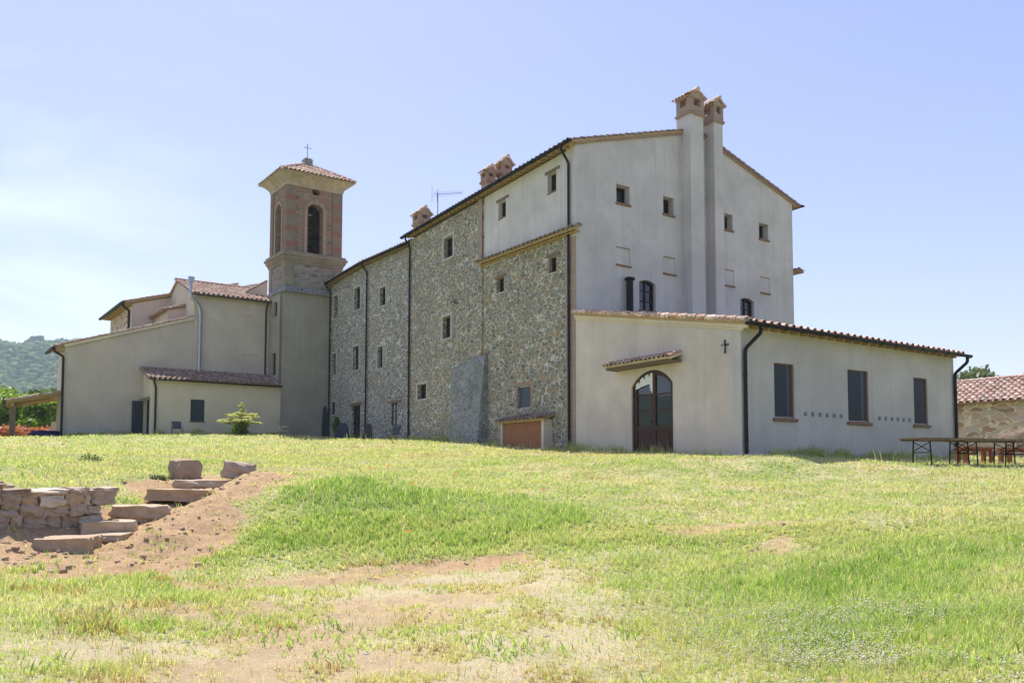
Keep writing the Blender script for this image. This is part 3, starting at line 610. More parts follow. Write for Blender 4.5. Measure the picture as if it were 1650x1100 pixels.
roof(wing, 'roof', Vector((.6-.42, 15.9, 12.72)), dm, (1, 0, .30), LM-.1, 6.5, M['tile'], rafters=.42, ridge=True)
roof(wing, 'roof', (-.42, 21.85, 12.74), (0, 1, 0), (1, 0, .30), 7.6, 6.5, M['tile'], rafters=.42, ridge=True)
m = MB(); m.gutter(Vector((.14, 15.9, 12.69)), Vector((-.44, 21.75, 12.69)), .095); m.build('gutter', M['metal'], wing)
m = MB(); m.gutter((-.48, 21.9, 12.7), (-.48, 29.75, 12.7), .095); m.build('gutter', M['metal'], wing)
downpipe(wing, [(-.48, 22.1, 12.65), (-.48, 22.1, 12.45), (-.12, 22.1, 12.1), (-.12, 22.1, .8)])
downpipe(wing, [(-.48, 29.0, 12.65), (-.48, 29.0, 12.45), (-.12, 29.05, 12.1), (-.12, 29.05, 1.0)])
m = MB(); m.box(WORLD, .75, 1.45, 16.1, 17.0, 12.8, 13.95); st = m.build('chimney_stack', M['brickpale'], wing); chimney_head(st, .72, 1.48, 16.07, 17.03, 13.95, 14.45, 15.0, mat=M['brickpale'])

# ================================================================== BELL TOWER (sides splay slightly towards the back)
KX = .09; YT = 29.3; DT = 3.0
tower = thing('bell_tower', (-1.3, 30.8, 0), 'square bell tower with plaster shaft, brick and stone belfry, tiled cap and iron cross', 'bell tower')
def FT(d): return Fr((0, YT-d, 0), (1, 0, 0), (0, -1, 0))
YS = [YT]
def shb(mb, name, mat, parent, **k): mb.shear(KX, YS[0]); return mb.build(name, mat, parent, **k)
cx = -1.3
def ringbox(mb, half, back, z0, z1, t=.5): mb.box(WORLD, cx-half, cx+half, YT-(half-2.03), YT+DT+(back), z0, z1, t)
m = MB(); FL = Fr((cx-2.22, YT, 0), (0, 1, 0), (-1, 0, 0))
hS = [rect(1.0, 1.75, 10.15, 11.2), rect(1.1, 1.95, 5.9, 7.5)]
m.wall(Fr((0, YT, 0), (1, 0, 0), (0, -1, 0)), rect(cx-2.22, cx+2.3, .3, 11.75), [], 0, .1, .5)
m.wall(FL, rect(.001, DT, .3, 11.75), hS, 0, .18, .5); shb(m, 'shaft', M['shaft'], tower)
for q in hS:
    m = MB(); m.box(FL, q[0][0], q[1][0], -.3, -.16, q[0][1], q[2][1]); m.box(FL, q[0][0]+.3, q[0][0]+.34, -.17, -.14, q[0][1], q[2][1]); shb(m, 'window', M['brown'], tower)
m = MB(); ringbox(m, 2.30, .12, 11.75, 11.95)
m.raw([(cx-2.24, YT-.21, 11.95), (cx+2.3, YT-.21, 11.95), (cx+2.2, YT-.05, 12.2), (cx-2.12, YT-.05, 12.2), (cx-2.24, YT+DT, 11.95), (cx-2.12, YT+DT, 12.2)], [(0, 1, 2, 3), (0, 3, 5, 4)]); shb(m, 'weathered_ledge', M['butt'], tower)
m = MB(); ringbox(m, 2.09, .0, 11.95, 13.9); shb(m, 'upper_shaft', M['stage'], tower)
for a, w_ in ((cx-2.13, 0), (cx+2.13-.62, 1)):
    m = MB(); m.box(Fr((0, YT-.06, 0), (1, 0, 0), (0, -1, 0)), a, a+.62, 0, .05, 12.2, 13.9)
    if not w_: m.box(WORLD, cx-2.15, cx-2.131, YT-.109, YT+.5, 12.2, 13.9)
    shb(m, 'corner_pilaster', M['cornice'], tower)
m = MB(); m.box(WORLD, cx-2.15, cx-2.08, YT+DT-.5, YT+DT, 12.2, 13.9); shb(m, 'corner_pilaster', M['cornice'], tower)
m = MB()
for h, z0, z1 in ((2.17, 13.9, 14.08), (2.24, 14.08, 14.22), (2.31, 14.22, 14.40), (2.40, 14.40, 14.58), (2.30, 14.58, 14.74)): ringbox(m, h, h-2.03, z0, z1)
shb(m, 'lower_cornice', M['cornice'], tower)
# belfry: front and left walls with arched openings, closed back and right walls
B0, B1 = cx-2.03, cx+2.03; ar = arch(-1.84, -.66, 14.80, 17.90, 18.49, 14)
oc = [(-1.22+.30*math.cos(2*PI*k/16), 19.36+.26*math.sin(2*PI*k/16)) for k in range(16)]
m = MB(); F0 = Fr((0, YT, 0), (1, 0, 0), (0, -1, 0)); m.wall(F0, rect(B0, B1, 14.7, 19.8), [ar, oc], 0, .62, .62, back=False)
FL2 = Fr((B0, YT, 0), (0, 1, 0), (-1, 0, 0)); al = arch(.95, 2.1, 14.80, 17.90, 18.47, 12); m.wall(FL2, rect(.62, DT, 14.7, 19.8), [al], 0, .55, .56, back=False)
m.box(WORLD, B1-.5, B1, YT+.62, YT+DT, 14.7, 19.8); m.box(WORLD, B0+.56, B1-.5, YT+DT-.4, YT+DT, 14.7, 19.8)
shb(m, 'belfry', M['belfry'], tower)
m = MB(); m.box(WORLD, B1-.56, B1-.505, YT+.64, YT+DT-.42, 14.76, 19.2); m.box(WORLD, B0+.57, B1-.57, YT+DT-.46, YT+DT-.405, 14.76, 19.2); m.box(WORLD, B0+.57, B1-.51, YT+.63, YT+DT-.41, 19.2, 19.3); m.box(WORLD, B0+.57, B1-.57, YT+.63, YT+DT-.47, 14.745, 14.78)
shb(m, 'inner_shade_lining', M['inner_shade'], tower)  # lining added behind the arches, the belfry's inner shade put into its colour
m = MB(); m.box(F0, -2.06, -1.842, .0, .05, 14.76, 17.9, .2); m.box(F0, -.658, -.44, .0, .05, 14.76, 17.9, .2); arch_ring(m, F0, -1.84, -.66, 17.9, 18.49, 0, .06, .22, 19, 3)
m.box(FL2, .75, .948, 0, .05, 14.76, 17.9, .2); m.box(FL2, 2.102, 2.3, 0, .05, 14.76, 17.9, .2); arch_ring(m, FL2, .95, 2.1, 17.9, 18.47, 0, .06, .2, 15, 4); shb(m, 'arch_surround', M['brickpale'], tower)
m = MB(); m.prism(F0, [(-1.36, 18.4), (-1.14, 18.4), (-1.08, 18.86), (-1.42, 18.86)], 0, .10); shb(m, 'keystone', M['cornice'], tower)
for a, b in ((B0-.04, B0+.62), (B1-.70, B1+.04)):
    m = MB(); m.box(F0, a, b, -.01, .08, 14.75, 19.55)
    if a < cx: m.box(WORLD, B0-.08, B0-.041, YT-.08, YT+.5, 14.752, 19.548)
    shb(m, 'corner_pilaster', M['bands'], tower)
m = MB(); m.box(WORLD, B0-.08, B0+.01, YT+DT-.5, YT+DT+.04, 14.752, 19.548); shb(m, 'corner_pilaster', M['bands'], tower)
m = MB(); m.box(WORLD, B0-.12, B1+.1, YT-.12, YT+DT+.1, 17.62, 17.70) if False else None
m.box(F0, B0+.63, B1-.71, 0, .035, 19.05, 19.12, .2); m.box(F0, B0+.63, -1.55, 0, .03, 17.55, 17.63, .2)
shb(m, 'string_course', M['brick'], tower)
m = MB(); m.tube([(-2.2, YT+1.1, 15.3), (-.2, YT+1.3, 16.4)], .10, 8); m.box(WORLD, -2.4, 0, YT+1.5, YT+1.7, 16.55, 16.75)
pts = [(0, 16.5), (.1, 16.48), (.2, 16.4), (.24, 16.1), (.3, 15.85), (.42, 15.68)]; n = 16; V = []; Fc = []
for r_, z_ in pts: V += [(-1.2+r_*math.cos(2*PI*k/n), YT+1.6+r_*math.sin(2*PI*k/n), z_) for k in range(n)]
for i in range(len(pts)-1): Fc += [(i*n+k, i*n+(k+1) % n, (i+1)*n+(k+1) % n, (i+1)*n+k) for k in range(n)]
m.raw(V, Fc); shb(m, 'bell', m_plain('bell_bronze', (.10, .08, .05), .5, .7), tower)
# coved eaves
m = MB(); prof = [(2.08, 19.55), (2.14, 19.68), (2.16, 19.80), (2.26, 19.95), (2.42, 20.12), (2.60, 20.24), (2.64, 20.30), (2.76, 20.31), (2.76, 20.40)]
for i in range(len(prof)-1):
    (h0, z0), (h1, z1) = prof[i], prof[i+1]
    def rg(h, z): return [(cx-h, YT-(h-2.03), z), (cx+h, YT-(h-2.03), z), (cx+h, YT+DT+(h-2.03), z), (cx-h, YT+DT+(h-2.03), z)]
    A, Bq = rg(h0, z0), rg(h1, z1); m.raw(A+Bq, [(k, (k+1) % 4, 4+(k+1) % 4, 4+k) for k in range(4)])
m.face([(cx-2.76, YT-.73, 20.40), (cx+2.76, YT-.73, 20.40), (cx+2.76, YT+DT+.73, 20.40), (cx-2.76, YT+DT+.73, 20.40)]); shb(m, 'coved_eaves', M['cove'], tower)
# tiled pyramid
m = MB(); H = 2.76; hy = (DT/2+.80); cy = YT+DT/2; zt = 21.9; z0 = 20.38
def side(m, A, B, top):
    A = Vector(A); B = Vector(B); top = Vector(top); Uv = (B-A).normalized(); L = (B-A).length; mid = A+Uv*(top-A).dot(Uv); Sv = (top-mid); ls = Sv.length; Sv.normalize(); um_ = (top-A).dot(Uv)
    m.face([A, B, top], .3)
    tiles(m, A, Uv, Sv, L, ls, pitch=.31, row=.36, r=.10, clip=lambda u, s: (u > um_*s/ls-.03) and (u < L-(L-um_)*s/ls+.03))
top = (cx, cy, zt)
C_ = [(cx-H, cy-hy, z0), (cx+H, cy-hy, z0), (cx+H, cy+hy, z0), (cx-H, cy+hy, z0)]
for i in range(4): side(m, C_[i], C_[(i+1) % 4], top)
for c in C_:
    a = Vector(c); b = Vector(top); L = (b-a).length; d = (b-a).normalized(); k = 0
    while k < L-.2: m.tube([a+d*k+Vector((0, 0, .06)), a+d*(k+.44)+Vector((0, 0, .05))], [.12, .10], 8, random.random()); k += .4
shb(m, 'tile_roof', M['tilep'], tower)
m = MB(); m.box(WORLD, cx-.30, cx+.30, cy-.3, cy+.3, 21.75, 22.25); m.box(WORLD, cx-.24, cx+.24, cy-.24, cy+.24, 22.25, 22.32); shb(m, 'finial_block', M['butt'], tower)
m = MB(); m.tube([(cx, cy, 22.3), (cx, cy, 23.45)], .022, 6); m.tube([(cx-.22, cy, 23.18), (cx+.22, cy, 23.18)], .020, 6)
for e in ((-.22, 23.18), (.22, 23.18), (0, 23.45)): m.tube([(cx+e[0]-.03, cy, e[1]), (cx+e[0]+.03, cy, e[1])], .035, 6)
shb(m, 'iron_cross', M['black'], tower)

YS[0] = 31.82
M['butt2'] = m_plaster('patched_render', (.50, .48, .45), .8, patch=.9, patchcol=(.40, .39, .38), sc=2)
# ================================================================== CHURCH ANNEX
ch = thing('church_annex', (-9, 34, 0), 'beige plastered church building with stepped roofs left of the bell tower', 'building')
F1 = Fr((0, 31.82, 0), (1, 0, 0), (0, -1, 0))
nich = [rect(-5.5, -4.78, 9.44, 10.22), rect(-5.64, -4.45, 6.0, 7.4)]
m = MB(); m.wall(F1, rect(-8.96, -3.5, .4, 11.32), nich, 0, .06, .4); m.box(WORLD, -8.96, -8.6, 32.22, 40, 1, 11.32)
m.prism(Fr((0, 0, 0), (0, 1, 0), (1, 0, 0)), [(32.2, 11.32), (40, 11.32), (36, 13.1)], -8.96, -8.6); shb(m, 'high_wall', M['church'], ch)
for u0, u1, z0, z1 in ((-5.5, -4.78, 9.44, 10.22), (-5.64, -4.45, 6.0, 7.4)): m = MB(); m.box(F1, u0, u1, -.1, -.045, z0, z1); shb(m, 'blind_window', M['church'], ch)
zt_ = 13.18; LL = math.hypot(4.6, zt_-11.42); mb_ = (zt_-11.42)/4.6
m = MB(); slab(m, (-9.12, 31.45, 11.36), (1, 0, 0), (0, 1, mb_), 5.45, LL, .05, .03); tiles(m, (-9.12, 31.45, 11.36), (1, 0, 0), (0, 1, mb_), 5.45, LL, pitch=.33, r=.10)
slab(m, (-9.12, 40.6, 11.36), (1, 0, 0), (0, -1, mb_), 5.4, LL, .05, .03); m.tube([(-9.2, 36.05, 13.2), (-3.6, 36.05, 13.2)], .12, 8, .3); r_ = shb(m, 'high_roof', M['tile'], ch)
m = MB(); slab(m, (-9.08, 31.5, 11.34), (1, 0, 0), (0, 1, mb_), 5.4, LL-.1, .06, .0); shb(m, 'eave_boards', M['brown'], ch)
m = MB(); m.prism(Fr((0, 33.3, 0), (1, 0, 0), (0, -1, 0)), [(-4.75, 11.9), (-3.4, 11.6), (-3.4, 13.25), (-4.75, 12.35)], -.3, 0); shb(m, 'parapet', M['nave'], ch)
m = MB(); m.tube([(-4.85, 33.4, 12.36), (-3.4, 33.4, 13.33)], .09, 8); m.tube([(-4.85, 33.62, 12.38), (-3.4, 33.62, 13.35)], .09, 8); shb(m, 'parapet_tiles', M['tile'], ch)
m = MB(); m.box(WORLD, -9.50, -9.12, 31.25, 31.5, 12.05, 12.45); shb(m, 'hopper', M['galv'], ch)
downpipe(ch, [(-9.30, 31.4, 12.1), (-9.28, 31.4, 11.15), (-8.68, 31.62, 10.5), (-8.56, 31.66, 10.0), (-8.56, 31.66, 5.8)], .11, mat=M['galv'])
m = MB(); m.gutter((-9.0, 31.38, 11.30), (-3.75, 31.38, 11.30), .07); shb(m, 'gutter', M['metal'], ch)
downpipe(ch, [(-4.0, 31.4, 11.25), (-4.0, 31.45, 11.1), (-4.02, 31.68, 10.7), (-4.02, 31.7, 5.9)], .06)
# big shed end wall and its roof
def zb(x): return 7.12+(x+16.68)*.335
m = MB(); m.wall(F1, [(-16.68, .2), (-8.97, .2), (-8.97, zb(-8.97)), (-16.68, zb(-16.68))], [], -.03, .1, .4); m.box(WORLD, -16.68, -16.3, 32.25, 34.45, .2, 7.1); m.box(WORLD, -16.29, -8.9, 34.1, 34.45, .2, 7.0); shb(m, 'gable_wall', M['church'], ch)
S_ = Vector((1, 0, .335)); O_ = Vector((-17.2, 31.68, zb(-17.2)+.04))
m = MB(); slab(m, O_, (0, 1, 0), S_, 3.0, 8.7, .05, .03); tiles(m, O_, (0, 1, 0), S_, 3.0, 8.7, pitch=.33, lo=.2, hi=.9); shb(m, 'low_roof', M['tile'], ch)
m = MB(); slab(m, O_+Vector((.05, .06, -.02)), (0, 1, 0), S_, 2.9, 8.6, .08, 0); m.box(Fr((0, 31.8, 0), (1, 0, 0), (0, -1, 0)), -17.1, -16.7, -.1, .02, 6.6, 6.95); shb(m, 'eave_boards', M['soffit'], ch)
m = MB(); m.prism(Fr((0, 31.78, 0), (1, 0, 0), (0, -1, 0)), [(-16.7, zb(-16.7)-.16), (-8.95, zb(-8.95)-.16), (-8.95, zb(-8.95)+.02), (-16.7, zb(-16.7)+.02)], 0, .07); shb(m, 'verge_moulding', M['leanto'], ch)
m = MB(); m.gutter((-17.32, 31.55, 6.88), (-17.32, 34.8, 6.88), .12); shb(m, 'gutter', M['metal'], ch)
downpipe(ch, [(-17.30, 31.7, 6.8), (-17.2, 31.7, 6.6), (-16.74, 31.68, 6.35), (-16.72, 31.66, .8)], .075)
m = MB(); m.prism(F1, [(-16.6, .9), (-16.5, 1.75), (-15.9, 1.9), (-15.1, 1.8), (-14.4, 2.0), (-13.7, 1.7), (-13.1, 1.78), (-12.7, 1.45), (-12.65, .9)], -.03, -.016); shb(m, 'render_patch', M['butt2'], ch)
# small middle volume
YS[0] = 34.0
F3 = Fr((0, 34.0, 0), (1, 0, 0), (0, -1, 0))
m = MB(); m.wall(F3, [(-10.3, 8), (-8.96, 8), (-8.96, 11.0), (-10.3, 10.55)], [], 0, .1, .3); m.box(WORLD, -10.3, -10.0, 34.3, 37.9, 8, 10.5); shb(m, 'middle_wall', M['nave'], ch)
m = MB(); O_ = Vector((-10.7, 33.85, 10.44)); S_ = Vector((1, 0, .3)); slab(m, O_, (0, 1, 0), S_, 4.1, 1.85, .05, .03); tiles(m, O_, (0, 1, 0), S_, 4.1, 1.85); shb(m, 'middle_roof', M['tile'], ch)
m = MB(); slab(m, O_+Vector((.05, .04, -.02)), (0, 1, 0), S_, 4.0, 1.8, .09, 0); shb(m, 'eave_boards', M['sill'], ch)
# nave
YS[0] = 38.0
F4 = Fr((0, 38.0, 0), (1, 0, 0), (0, -1, 0))
def zn(x): return 11.5+(x+12.6)*.295
m = MB(); m.wall(F4, [(-12.15, 7), (-3, 7), (-3, zn(-3)-.2), (-12.15, zn(-12.15)-.25)], [], 0, .1, .4); shb(m, 'nave_wall', M['nave'], ch)
m = MB(); m.box(WORLD, -12.14, -11.7, 38.4, 46, 0, 11.3); shb(m, 'nave_side_wall', M['barn'], ch)
m = MB(); O_ = Vector((-12.75, 37.8, zn(-12.75))); S_ = Vector((1, 0, .295)); slab(m, O_, (0, 1, 0), S_, 8.6, 8.5, .05, .03); tiles(m, O_, (0, 1, 0), S_, 8.6, 8.5, row=.4); shb(m, 'nave_roof', M['tile'], ch)
m = MB(); slab(m, O_+Vector((.05, .05, -.02)), (0, 1, 0), S_, 8.5, 8.4, .1, 0)
for k in range(13): m.box(WORLD, -12.65, -12.0, 38.2+k*.62, 38.3+k*.62, 11.25, 11.36)
shb(m, 'eave_boards', M['soffit'], ch)
m = MB(); m.gutter((-12.85, 37.7, zn(-12.8)-.02), (-12.85, 46.3, zn(-12.8)-.02), .13); shb(m, 'gutter', M['metal'], ch)
downpipe(ch, [(-12.84, 37.85, 11.3), (-12.8, 37.85, 11.15), (-12.38, 37.9, 10.85), (-12.38, 37.9, 8.2)], .09)

YS[0] = YT
# ================================================================== LEAN-TO
lt = thing('lean_to', (-8, 30, 0), 'low cream lean-to with tiled roof, small window and teal side door below the bell tower', 'lean-to')
F5 = Fr((0, 29.3, 0), (1, 0, 0), (0, -1, 0)); F6 = Fr((-11.82, 29.3, 0), (0, 1, 0), (-1, 0, 0))
wh = [rect(-9.48, -8.60, 2.32, 3.76)]
m = MB(); m.wall(F5, rect(-11.82, -3.54, .5, 4.92), wh, 0, .12, .35); dh = rect(.62, 2.3, .6, 3.72)
m.wall(F6, [(.35, .5), (2.52, .5), (2.52, 5.85), (.35, 5.05)], [dh], 0, .25, .3); shb(m, 'plaster_wall', M['leanto'], lt)
o = window(lt, F5, -9.48, -8.60, 2.32, 3.76, .1, pane='green_screen', fw=.04, fmat=M['green_screen'], sill=(.06, .04, .06), label='small window closed by a green screen')
m = MB(); m.box(F5, -9.60, -8.48, 0, .03, 3.78, 3.88); m.box(F5, -9.65, -8.42, 0, .05, 3.88, 3.92); m.build('window_head', M['leanto'], o)
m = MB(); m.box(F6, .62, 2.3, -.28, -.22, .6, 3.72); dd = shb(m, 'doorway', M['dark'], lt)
m = MB(); m.box(F6, .62, 1.4, -.2, -.14, .9, 3.68)
for k in range(6): m.box(F6, .64+k*.128, .64+k*.128+.115, -.14, -.125, .92, 3.66)
shb(m, 'door_leaf', M['teal'], lt)
m = MB(); FLf = rotf(-12.05, 31.62, 0, PI-.08); m.box(FLf, 0, .66, 0, .05, 1.2, 3.68)
for k in range(4): m.box(FLf, .02+k*.14, .02+k*.14+.125, .05, .062, 1.22, 3.66)
m.build('door_leaf', M['darkteal'], lt)['label'] = 'teal door leaf swung open against the big wall'  # near-black instead of teal: the leaf's shaded face is put into its colour
m = MB(); m.raw([F6.p(.5, 0, 3.9), F6.p(2.4, 0, 3.9), F6.p(2.4, .3, 3.8), F6.p(.5, .3, 3.8), F6.p(.5, 0, 3.84), F6.p(2.4, 0, 3.84), F6.p(2.4, .3, 3.76), F6.p(.5, .3, 3.76)], [(0, 1, 2, 3), (4, 5, 6, 7), (0, 1, 5, 4), (2, 3, 7, 6), (0, 3, 7, 4), (1, 2, 6, 5)]); shb(m, 'door_hood', M['butt'], lt)
sl = (5.98-5.02)/2.85
m = MB(); O_ = Vector((-12.1, 29.0, 5.0)); S_ = Vector((0, 1, sl)); slab(m, O_, (1, 0, 0), S_, 8.62, 3.0, .05, .03); tiles(m, O_, (1, 0, 0), S_, 8.62, 3.0, pitch=.32, r=.10, row=.38); shb(m, 'tile_roof', M['tileshade'], lt)
m = MB(); slab(m, O_+Vector((.03, .05, -.02)), (1, 0, 0), S_, 8.55, 2.9, .06, 0); shb(m, 'eave_boards', M['brown'], lt)
m = MB(); m.gutter((-11.95, 28.95, 4.96), (-3.6, 28.95, 4.90), .06); m.build('gutter', M['metal'], lt)
downpipe(lt, [(-11.75, 28.97, 4.9), (-11.75, 28.97, 4.75), (-11.62, 29.2, 4.45), (-11.62, 29.2, 1.2)], .06)

# ================================================================== EXTENSION
ex = thing('garden_wing', (0, -8.47, 0), 'single storey plastered extension with shuttered windows and arched glazed door', 'building')
def ze(y): return 5.66+.197*y
dh = arch(-5.48, -3.36, -.3, 2.36, 2.90, 14)
m = MB(); m.wall(FW, [(-8.09, -1), (-.002, -1), (-.002, ze(0)-.12), (-8.09, ze(-8.09)-.12)], [dh], -.001, .16, .4); m.build('door_wall', M['ext'], ex)
XE = 12.88; W3 = [rect(1.60, 2.62, 1.02, 2.84), rect(5.62, 6.88, 1.02, 2.90), rect(9.88, 10.85, 1.05, 2.88)]
m = MB(); m.wall(FE, rect(.001, XE, -1, ze(-8.47)-.12), W3, 0, .14, .38); m.build('window_wall', M['ext2'], ex)
m = MB(); m.wall(Fr((XE, -8.08, 0), (0, 1, 0), (1, 0, 0)), [(0, -1), (8.06, -1), (8.06, ze(0)-.15), (0, ze(-8.1)-.15)], [], 0, .1, .35); m.build('end_wall', M['ext2'], ex)
for (u0, z0), (u1, _), (_, z1), _ in W3:
    o = window(ex, FE, u0, u1, z0, z1, .09, pane='screen', fw=.035, fmat=M['sill'], sill=(.10, .08, .085), bars=(1, 1), label='tall shuttered window with terracotta sill and thin red brown frame')
    m = MB(); m.box(FE, u0+.045, u1-.045, -.08, -.055, z0+.01, z0+.05); m.build('bottom_rail', M['white'], o)
    m = MB(); m.box(FE, u0+.04, u0+(u1-u0)*.72, -.098, -.07, z0+.05, z1-.036); m.build('shutter', M['darkteal'], o)
tl = m_plain('blue_grey_tile', (.20, .22, .24), .5, var=.4, scale=30)
for a, n_, st in ((3.12, 6, .40), (7.47, 6, .40)):
    for k in range(n_):
        m = MB(); m.box(FE, a+k*st, a+k*st+.14, 0, .018, 1.14, 1.28); m.box(FE, a+k*st+.02, a+k*st+.12, .018, .026, 1.16, 1.26); m.build('wall_tile', tl, ex)
# roof with verge tiles
S_ = Vector((0, 1, .197)); O_ = Vector((-.13, -8.86, ze(-8.86)+.02))
roof(ex, 'roof', O_, (1, 0, 0), S_, XE+.28, 9.0, M['tilep'], rafters=.5, ridge=False, pitch=.37, r=.10, row=.42)
m = MB(); k = 0; d = S_.normalized()
while k < 8.9:
    a = O_+d*k+Vector((.02, 0, .10)); b = O_+d*(k+.47)+Vector((.02, 0, .075)); m.tube([a, b], [.10, .085], 12, random.random()); k += .43
m.build('verge_tiles', M['tilep'], ex)
m = MB(); m.prism(FW, [(-8.8, ze(-8.8)-.16), (-.01, ze(0)-.16), (-.01, ze(0)-.005), (-8.8, ze(-8.8)-.005)], -.005, .08); m.prism(FW, [(-8.6, ze(-8.6)-.24), (-.01, ze(0)-.24), (-.01, ze(0)-.162), (-8.6, ze(-8.6)-.162)], -.005, .03); m.build('verge_moulding', M['leanto'], ex)
m = MB(); m.gutter((-.20, -8.93, 3.93), (XE+.45, -8.93, 3.93), .095); m.build('gutter', M['metal'], ex)
downpipe(ex, [(.42, -8.93, 3.87), (.42, -8.93, 3.65), (.10, -8.56, 3.15), (.10, -8.56, -.5)], .062)
downpipe(ex, [(XE+.2, -8.93, 3.87), (XE+.2, -8.93, 3.65), (XE-.08, -8.56, 3.2), (XE-.08, -8.56, -.5)], .062)
# arched door
FD = Fr((0, 0, 0), (0, 1, 0), (-1, 0, 0)); b = -.13
m = MB(); m.box(FD, -5.48, -5.40, b-.04, b+.06, -.3, 2.36); m.box(FD, -3.44, -3.36, b-.04, b+.06, -.3, 2.36); arch_ring(m, FD, -5.40, -3.44, 2.36, 2.82, b-.04, b+.06, .08, 14)
door = m.build('glazed_door', M['brown'], ex); door['label'] = 'arched double glazed door with dark brown lower panels'
uc = -4.42; gl = m_glass('door_glass', (.012, .016, .015), .015)
def harch(u):  # underside of the arch at u
    h, a = .46, .98; R = (a*a+h*h)/(2*h); return 2.82-R+math.sqrt(R*R-(u-uc)**2)
for s0, s1, cu in ((-5.395, uc-.002, 0), (uc+.002, -3.445, 1)):
    m = MB(); lo = -.18; zc = min(harch(s0+.01), harch(s1-.01)); 
    m.box(FD, s0, s0+.11, b-.02, b+.04, lo, harch(s0+.11)-.01 if s0 < uc-.5 else harch(s0)-.02); m.box(FD, s1-.11, s1, b-.02, b+.04, lo, harch(s1-.11)-.01 if s1 > uc+.5 else harch(s1)-.02)
    m.box(FD, s0+.11, s1-.11, b-.02, b+.038, lo, lo+.16); m.box(FD, s0+.11, s1-.11, b-.02, b+.038, .74, .90)
    m.box(FD, s0+.11, s1-.11, b-.02, b+.01, lo+.16, .74); m.box(FD, s0+.19, s1-.19, b+.01, b+.025, lo+.24, .66)
    for z in (1.45, 2.02): m.box(FD, s0+.11, s1-.11, b-.02, b+.03, z-.022, z+.022)
    N_ = 8; us = [s0+(s1-s0)*k/N_ for k in range(N_+1)]
    m.prism(FD, [(u, harch(u)-.11) for u in us]+[(u, harch(u)-.004) for u in reversed(us)], b-.02, b+.038)
    leaf = m.build('door_leaf', M['brown'], door)
    for z0, z1 in ((.90, 1.43), (1.472, 2.0)): p = MB(); p.box(FD, s0+.11, s1-.11, b-.012, b-.004, z0, z1); p.build('pane', gl, leaf)
    p = MB(); us2 = [s0+.11+(s1-s0-.22)*k/6 for k in range(7)]; p.prism(FD, [(s0+.11, 2.042), (s1-.11, 2.042)]+[(u, harch(u)-.10) for u in reversed(us2)], b-.012, b-.004); p.build('pane', gl, leaf)
    if cu:
        p = MB(); p.box(FD, s0+.05, s0+.07, b+.04, b+.10, 1.05, 1.07); p.box(FD, s0+.05, s0+.16, b+.10, b+.115, 1.05, 1.07); p.build('handle', M['black'], leaf)
        cv = MB(); n = 10; A = []; Bv = []
        for k in range(n+1):
            u = s0+.02+(s1-s0-.1)*k/n; zt2 = harch(min(u, -3.5))-.02; zb2 = 2.42-.17*abs((k/n)-.0)**1.5-(.38 if k < 1 else .22 if k == 1 else 0); ww = b+.045+.02*math.sin(k*2.1); A.append(FD.p(u, ww, zt2)); Bv.append(FD.p(u, ww+.012, max(zb2, 1.9)))
        cv.raw(A+Bv, [(k, k+1, n+2+k, n+1+k) for k in range(n)]); cv.build('torn_cloth', M['white'], leaf, smooth=True)
# canopy
cn = thing('door_canopy', (-.4, -4.1, 3.2), 'small tiled canopy on a wooden board over the arched glazed door', 'canopy')
S_ = Vector((1, 0, .36)); roof(cn, 'tile_roof', (-.62, -5.95, 3.14), (0, 1, 0), S_, 3.45, .66, M['tile'], under=M['leanto'], ridge=False, pitch=.225, r=.085, row=.33)
m = MB(); m.box(FW, -5.93, -2.52, 0, .50, 3.02, 3.07); m.box(FW, -5.90, -2.55, .46, .58, 3.07, 3.13)
m.build('board', M['wood'], cn)
# small iron crucifix on the corner
cr_ = thing('wall_crucifix', (-.03, -7.85, 3.3), 'small dark iron crucifix fixed near the corner of the extension', 'crucifix')
m = MB(); m.box(FW, -7.865, -7.835, .0, .04, 3.08, 3.52); m.box(FW, -8.0, -7.70, .0, .038, 3.34, 3.375); m.build('cross', M['black'], cr_)
m = MB(); m.tube([FW.p(-7.85, .085, 3.05), FW.p(-7.85, .09, 3.18), FW.p(-7.85, .085, 3.3), FW.p(-7.85, .08, 3.36)], [.018, .028, .034, .02], 8); m.tube([FW.p(-7.85, .09, 3.40), FW.p(-7.85, .09, 3.46)], [.03, .022], 8); m.build('figure', M['galv'], cr_)

# ================================================================== BARN
bn = thing('stone_barn', (22, -8, 0), 'low rubble stone barn with terracotta roof behind the tables', 'barn')
F7 = Fr((22, 0, 0), (0, 1, 0), (-1, 0, 0))
m = MB(); m.wall(F7, rect(-22, -1.5, -1.5, 2.66), [], 0, .1, .5); m.build('stone_wall', M['barn'], bn)
m = MB(); m.prism(Fr((0, -1.5, 0), (1, 0, 0), (0, 1, 0)), [(22.5, -1.5), (28, -1.5), (28, 2.6), (25, 3.95), (22.5, 2.8)], -.4, 0); m.box(WORLD, 27.6, 28, -22, -1.9, -1.5, 2.6); m.build('end_wall', M['barn'], bn)
roof(bn, 'roof', (21.78, -22, 2.66), (0, 1, 0), (1, 0, .44), 20.8, 3.54, M['tile'], under=M['sill'], pitch=.34, r=.11, row=.42)
roof(bn, 'roof', (28.25, -22, 2.66), (0, 1, 0), (-1, 0, .44), 20.8, 3.54, M['tile'], under=M['sill'], ridge=False, pitch=.25, r=.1, row=.40)
m = MB(); m.gutter((21.72, -21.9, 2.66), (21.72, -1.3, 2.66), .06); m.build('gutter', M['sill'], bn)

